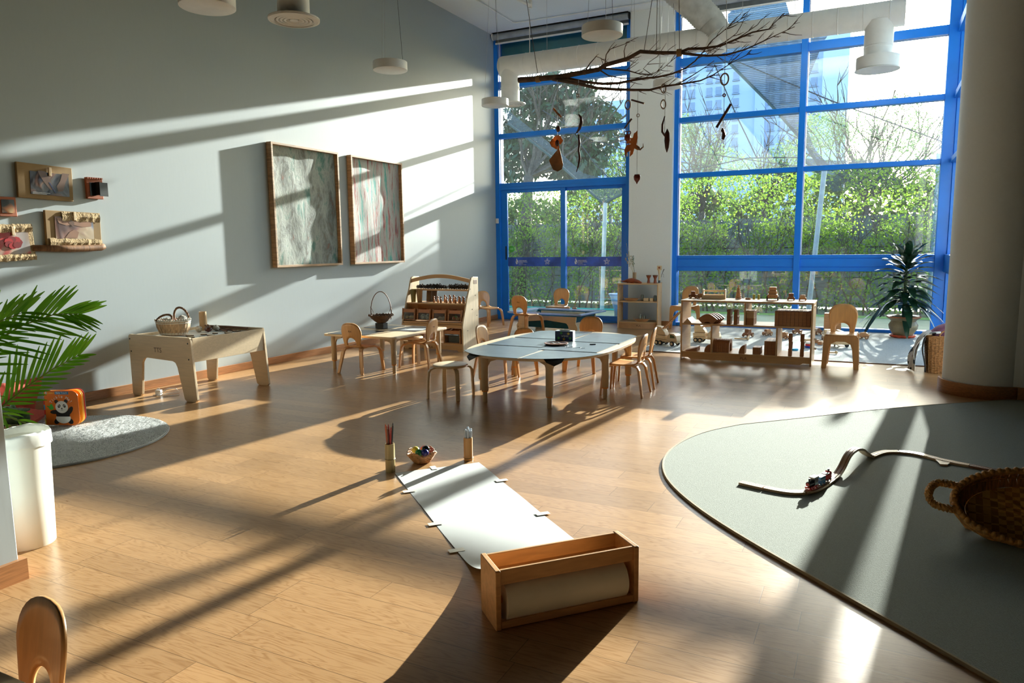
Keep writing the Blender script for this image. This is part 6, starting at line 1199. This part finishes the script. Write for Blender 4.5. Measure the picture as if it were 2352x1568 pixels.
def track(label,P,m=TRK,w=.048,h=.015):
    P=spline(P); base=P[0].copy(); base.z=0; t=thing('train_track',label,'toy train track',(base.x,base.y,ZR),group='wooden train track pieces'); g=G(); L=[p-base for p in P]; n=len(L); fr=[]
    for i,p in enumerate(L):
        d=(L[min(i+1,n-1)]-L[max(i-1,0)]).normalized(); s=d.cross(Vector((0,0,1))).normalized(); fr.append((p,s,s.cross(d).normalized()))
    prof=[(-w/2,0),(w/2,0),(w/2,h),(w*.30,h),(w*.30,h-.004),(w*.19,h-.004),(w*.19,h),(-w*.19,h),(-w*.19,h-.004),(-w*.30,h-.004),(-w*.30,h),(-w/2,h)]
    rows=[[tuple(p+s*a+u*b) for a,b in prof] for p,s,u in fr]; g.grid(rows,closed=True); k=len(prof); g.f+=[tuple(range(k))[::-1],tuple(range((n-1)*k,n*k))]; g.mi+=[0,0]
    obj('track_bed',g,m,t); p,s,u=fr[-1]; d=(L[-1]-L[-2]).normalized(); obj('peg_connector',G().cyl(tuple(p+d*.006+Vector((0,0,.002))),.006,.008,10),m,t); return t
track('first short straight track piece at the open left end',[(6.385,4.52,0),(6.46,4.497,0),(6.53,4.477,0)])
track('curved track piece between the left end and the engine',[(6.534,4.476,0),(6.63,4.458,0),(6.70,4.462,0),(6.755,4.49,0)])
track('track piece under the toy train',[(6.758,4.492,0),(6.81,4.56,0),(6.855,4.68,0),(6.90,4.84,0),(6.92,4.93,0)])
track('humped rising track piece forming a little bridge',[(6.921,4.935,0),(6.945,5.02,.03),(6.975,5.12,.085),(7.01,5.21,.105),(7.045,5.29,.09),(7.075,5.37,.045),(7.11,5.45,.006),(7.12,5.475,0)])
track('curved track piece just behind the little bridge',[(7.123,5.48,0),(7.16,5.56,0),(7.21,5.63,0),(7.29,5.67,0)])
track('curved track piece at the far side of the loop',[(7.293,5.671,0),(7.36,5.675,0),(7.43,5.65,0),(7.47,5.62,0)])
t=track('flared junction track piece splitting before the wicker basket',[(7.473,5.617,0),(7.54,5.57,0),(7.63,5.525,0),(7.70,5.50,0)]); obj('junction_arm',G().grid([[(.03,-.045,.0),(.12,-.10,.0)],[(.03,-.045,.012),(.12,-.10,.012)],[(.055,-.17,.012),(.10,-.16,.012)],[(.055,-.17,0),(.10,-.16,0)]],closed=False),TRK,t)
track('dark brown track piece running behind the wicker basket',[(7.704,5.498,0),(7.80,5.46,0),(7.92,5.40,0)],TRD)
def railcar(label,p,ang,kind,name='toy_train_car'):
    t=thing(name,label,'toy train',(p[0],p[1],ZR+.0155),ang)
    if kind=='engine':
        DB=mat('engine_dark',(.012,.014,.02),.35); obj('frame',G().box(-.05,.05,-.016,.016,.010,.018),PR,t); obj('boiler',G().cyl((-.045,0,.034),.015,.06,16,'x'),DB,t,smooth=SM); obj('front_disc',G().cyl((-.050,0,.032),.011,.005,14,'x'),mat('pink_red',(.5,.05,.07),.4),t)
        obj('cab',G().box(.004,.045,-.017,.017,.018,.062),DB,t,bevel=.003); obj('cab_side',G().box(.008,.04,-.0178,.0178,.022,.036),mat('pale_blue_paint',(.30,.42,.46),.4),t); obj('roof',G().prism([(-.02,.0),(.02,.0),(.016,.008),(-.016,.008)],-.004,.050,'yz',T=TR(0,0,.062)),WHITE,t); obj('funnel',G().lathe([(.004,.045),(.005,.062),(.007,.068)],10,T=TR(-.032,0,0)),DB,t)
        xs=(-.034,-.008,.03); m=PR
    elif kind=='tender':
        BL=mat('toy_train_blue',(.02,.16,.36),.35); obj('frame',G().box(-.032,.032,-.016,.016,.010,.018),BL,t); obj('wagon_body',G().box(-.032,.032,-.017,.017,.018,.05),BL,t,bevel=.003); obj('body_stripe',G().box(-.033,.033,-.0178,.0178,.034,.040),mat('pale_blue_paint',(.30,.42,.46),.4),t); obj('roof',G().box(-.034,.034,-.018,.018,.050,.055),mat('pale_blue_paint',(.30,.42,.46),.4),t); xs=(-.02,.02); m=BL
    else:
        obj('frame',G().box(-.034,.034,-.016,.016,.010,.018),PK,t); obj('wagon_body',G().prism([(-.035,.018),(.035,.018),(.035,.05),(.02,.062),(.012,.048),(-.03,.048),(-.042,.054)],-.017,.017,'xz'),PR,t,bevel=.002); obj('roof_flap',G().box(-.04,.0,-.017,.017,.052,.056),WHITE,t); obj('funnel',G().lathe([(.005,.055),(.006,.068),(.009,.074)],10,T=TR(.022,0,0)),PK,t); xs=(-.02,.02); m=PK
    for x in xs:
        for s in (-1,1): w=obj('wheel',G().cyl((x,s*.017-.002,.010),.010,.004,14,'y'),m,t); obj('hub',G().cyl((x,s*.017-.003,.010),.003,.006,8,'y'),WHITE,w)
railcar('dark toy engine with red wheels at the front of the little train',(6.795,4.565),math.atan2(.12,.055)+0,'engine','toy_engine'); railcar('blue toy tender in the middle of the little train',(6.838,4.665),1.2,'tender'); railcar('red and black toy wagon at the back of the little train',(6.868,4.75),1.25,'red')
# big wicker basket tipped towards us
R3=Matrix.Rotation(math.radians(46),4,'X')
t=thing('wicker_basket','big oval honey-brown wicker basket tipped towards us on the carpet','basket',(7.87,4.25,.0),rot=(0,0,0)); B=TR(0,0,.175)@RZ(.12)@R3
HW=mat('honey_wicker',(.60,.30,.08),.6,scale=35,amt=.35,bump=.3); HW2=mat('dark_honey_wicker',(.42,.18,.045),.6,'grain',scale=10,stretch=(8,8,1),amt=.4)
def basketweave():
    m=bpy.data.materials.new('checker_weave'); m.use_nodes=True; n=m.node_tree; b=n.nodes['Principled BSDF']; tc=n.nodes.new('ShaderNodeTexCoord'); c=n.nodes.new('ShaderNodeTexChecker'); c.inputs['Scale'].default_value=30; c.inputs['Color1'].default_value=(.80,.48,.11,1); c.inputs['Color2'].default_value=(.52,.25,.05,1)
    n.links.new(tc.outputs['Object'],c.inputs['Vector']); n.links.new(c.outputs[0],b.inputs['Base Color']); bp=n.nodes.new('ShaderNodeBump'); bp.inputs['Strength'].default_value=.6; bp.inputs['Distance'].default_value=.006; n.links.new(c.outputs['Fac'],bp.inputs['Height']); n.links.new(bp.outputs[0],b.inputs['Normal']); b.inputs['Roughness'].default_value=.55; return m
EA,EB,DP=.375,.205,.10
g=G(); rows=[]
for R_ in [k/10 for k in range(1,11)]: rows.append([tuple((B@Vector((EA*.82*R_*math.cos(2*PI*i/48),EB*.80*R_*math.sin(2*PI*i/48),-DP+.004*math.sin(i*PI/2)))) ) for i in range(48)])
g.grid(rows,closed=True); obj('woven_base',g,basketweave(),t,solid=.006)
g=G()
for i in range(56):
    a=2*PI*i/56; c,s=math.cos(a),math.sin(a); p0=B@Vector((EA*.83*c,EB*.81*s,-DP)); p1=B@Vector((EA*.96*c,EB*.96*s,-.07)); p2=B@Vector((EA*c,EB*s,0)); sd=(B.to_3x3()@Vector((-EA*s,EB*c,0))).normalized(); g.ribbon([p0,p1,p2],sd,.036,.006)
obj('wall_slats',g,HW2,t)
g=G(); 
for (k,z,rr_) in ((1.0,.0,.016),(1.03,-.012,.010),(.985,-.06,.008),(.85,-.155,.012)): g.tube([tuple(B@Vector((EA*k*math.cos(2*PI*i/60),EB*k*math.sin(2*PI*i/60),z+.004*(i%2)))) for i in range(61)],rr_,7)
for i in range(60): a=2*PI*i/60; p=B@Vector((EA*1.01*math.cos(a),EB*1.01*math.sin(a),.008)); g.ball(tuple(p),.018,6)
obj('braided_rim',g,HW,t,smooth=True)
for s in (-1,1): obj('rope_handle',rope(G(),spline([B@Vector((s*EA*.93,EB*.42,.0)),B@Vector((s*(EA+.07),EB*.42,.02)),B@Vector((s*(EA+.12),EB*.12,.03)),B@Vector((s*(EA+.10),-EB*.18,.02)),B@Vector((s*EA*.97,-EB*.26,.0))],4),.014),HW,t)
# ================================================================ PAPER ROLL STATION
PINE=mat('holder_pine',(.60,.34,.15),.4,'grain',scale=6,stretch=(1,6,6),amt=.12); PAP=mat('white_paper',(.54,.56,.55),.6,amt=.01)
AN=math.atan2(.736,.677); HC=Vector((5.955,2.64,0)); t=thing('paper_roll_holder','wooden paper-roll dispenser box with a top trough on the oak floor','paper holder',HC,AN)
for x in (-.32,.298): obj('end_panel',G().prism([(-.095,0),(.085,0),(.095,.01),(.095,.235),(.085,.248),(-.06,.248),(-.075,.235),(-.095,.03)] if 0 else rrect(-.095,.095,0,.248,.008),x,x+.022,'yz'),PINE,t,bevel=.003)
obj('trough_board',G().box(-.298,.298,-.085,-.072,.185,.246),PINE,t,bevel=.002); obj('trough_board',G().box(-.298,.298,.072,.085,.16,.246),PINE,t,bevel=.002); obj('trough_floor',G().box(-.298,.298,-.072,.072,.178,.186),PINE,t)
obj('front_rail',G().box(-.298,.298,-.092,-.07,.004,.035),PINE,t,bevel=.003); obj('base_board',G().box(-.298,.298,-.07,.085,.004,.014),PINE,t)
for x in (-.298,.286): obj('axle_block',G().box(x,x+.012,-.04,.04,.06,.13),PINE,t,bevel=.003)
rl=obj('paper_roll',G().cyl((-.272,-.022,.094),  .084,.54,40,'x'),mat('roll_lit_white',(.86,.86,.83),.6,amt=.01),t,smooth=SM); obj('roll_core',G().cyl((-.286,-.022,.094),.016,.572,16,'x'),TOYW,rl)  # roll coloured lighter than the sheet, standing in for bounce light
# sheet: from the roll over the floor
g=G(); rows=[]; A0=Vector((4.253,3.826,0)); A1=Vector((4.649,4.275,0)); d=Vector((.75,-.66,0)).normalized()
for i in range(41):
    s=1.90*i/40; L=1.0; z=.003 if s<1.42 else .003+.16*((s-1.42)/.48)**2.1
    a=A0+d*s; b=A1+d*(s*.99)
    if s>1.42: z2=z
    rows.append([tuple(a.lerp(b,j/6)+Vector((0,0,z+.0015*math.sin(i*.5+j)))) for j in range(7)])
sh=solo('paper_sheet',g.grid(rows),PAP,'long white paper sheet pulled from the roll across the oak floor','paper',smooth=True)
def tape(l,x,y,a): solo('tape_strip',G().box(-.04,.04,-.02,.02,0,.0008),mat('masking_tape',(.70,.68,.60),.6),l,'tape',loc=(x,y,.0052),rz=a,group='tape strips holding the paper sheet')
for (s,o,n_) in ((.40,A0,'tape strip on the left edge of the sheet, farthest one'),(.98,A0,'tape strip on the left edge of the sheet, middle one'),(1.36,A0,'tape strip on the left edge of the sheet, nearest one'),(.44,A1,'tape strip on the right edge of the sheet, farther one'),(1.08,A1,'tape strip on the right edge of the sheet, nearer one')):
    p=o+d*s; tape(n_,p.x,p.y,AN)
p=A0.lerp(A1,.45); tape('tape strip on the far end of the sheet',p.x,p.y,AN+PI/2)
BAMC=mat('bamboo_pale',(.42,.33,.15),.4,'grain',scale=5,stretch=(8,8,1),amt=.2); BAMO=mat('bamboo_orange',(.52,.27,.09),.4,'grain',scale=5,stretch=(8,8,1),amt=.15)
def bcup(label,x,y,h,m,r_,node):
    t=thing('bamboo_cup',label,'cup',(x,y,0)); obj('cup_wall',G().lathe([(.001,0),(r_,0),(r_,node-.006),(r_+.003,node),(r_,node+.006),(r_,h),(r_-.005,h),(r_-.006,.02),(.001,.02)],26),m,t,smooth=SM); obj('node_ring',G().lathe([(r_,node-.004),(r_+.004,node),(r_,node+.004)],26,cap=False),mat('bamboo_node',(.16,.11,.04),.6),t); return t
bcup('pale bamboo cup full of coloured pencils by the far end of the sheet',4.20,3.85,.195,BAMC,.033,.09); bcup('orange-brown bamboo cup of white markers by the far right sheet corner',4.55,4.30,.165,BAMO,.032,.02)
PC=[((.62,.14,.05),'orange-red'),((.80,.50,.05),'yellow'),((.20,.06,.03),'dark brown'),((.60,.26,.14),'tan pink'),((.45,.02,.02),'red'),((.01,.01,.012),'black'),((.55,.10,.03),'dark orange'),((.30,.03,.03),'maroon')]
for i,(c,nm) in enumerate(PC):
    L=(.17,.165,.175,.17,.165,.20,.18,.18)[i]; q=(-.016,-.007,.0,.007,.013,.018,-.018,-.004)[i]; ln=(-.09,-.03,.0,.03,.06,.13,-.11,-.05)[i]
    t=thing('colour_pencil','%s colouring pencil standing in the pale bamboo cup'%nm,'pencil',(4.20+q*1.1-.165*ln,3.85+(.008 if i%2 else -.008),.03),group='pencils in the bamboo cup',rot=(.05*(i%3-1),ln,0)); t.rotation_euler=(.05*(i%3-1),ln,0)
    H_=L+.12; obj('barrel',G().lathe([(.001,0),(.006,0),(.006,H_-.02),(.001,H_)],6),mat('pencil_'+nm,c,.4),t); obj('tip_wood',G().lathe([(.0062,H_-.021),(.0012,H_-.001),(.001,H_+.003)],6),TOYP,t)
MKW=mat('marker_white',(.60,.66,.72),.35,trans=.2)
for i in range(7):
    a=i*2*PI/6; q=.011 if i<6 else 0; t=thing('white_marker','white capped marker in the orange-brown cup, %s counted round from the right'%ORD[i],'marker',(4.55+q*math.cos(a),4.30+q*math.sin(a),.022),group='white markers in the bamboo cup',rot=(-.06*math.sin(a)*(q>0),.06*math.cos(a)*(q>0),0)); H_=.20+.008*(i%3)
    obj('cap',G().lathe([(.001,0),(.009,0),(.0095,H_-.02),(.008,H_-.004),(.001,H_)],12),MKW,t,smooth=SM); obj('clip',G().box(.0075,.0105,-.002,.002,H_-.05,H_-.008),MKW,t)
t=thing('egg_basket','small woven basket with a scalloped rim holding painted eggs','basket',(4.275,4.12,0)); OW=mat('orange_wicker',(.46,.24,.11),.6,scale=40,amt=.35,bump=.4)
g=G()
for k in range(9):
    u=k/8; R=.052+.048*u**.8; n=48; g.tube([((R+.003*(1 if (i+k)%2 else -1))*math.cos(2*PI*i/n),(R+.003*(1 if (i+k)%2 else -1))*math.sin(2*PI*i/n),.006+.068*u+.014*u*u*math.cos(4*2*PI*i/n)) for i in range(n+1)],.005,5,cap=False)
obj('woven_wall',g,OW,t,smooth=True); obj('base_disc',G().lathe([(.001,.002),(.052,.002),(.052,.01),(.001,.01)],24),OW,t)
for (x,y,z,m,nm) in ((-.038,-.02,.088,mat('egg_yellow',(.80,.60,.08),.3),'yellow'),(.0,.035,.085,mat('egg_red',(.55,.04,.03),.3),'red'),(.035,.0,.098,mat('egg_black',(.008,.014,.018),.15),'big dark'),(.005,-.04,.078,mat('egg_green',(.02,.22,.08),.25),'green'),(.045,-.03,.082,mat('egg_navy',(.02,.03,.22),.25),'navy blue')): solo('painted_egg',G().ball((0,0,0),.026,14,sq=(1.15,1,1)),m,'%s painted egg in the small scalloped basket'%nm,'egg',loc=(4.275+x,4.12+y,z),group='painted eggs in the basket',smooth=True)
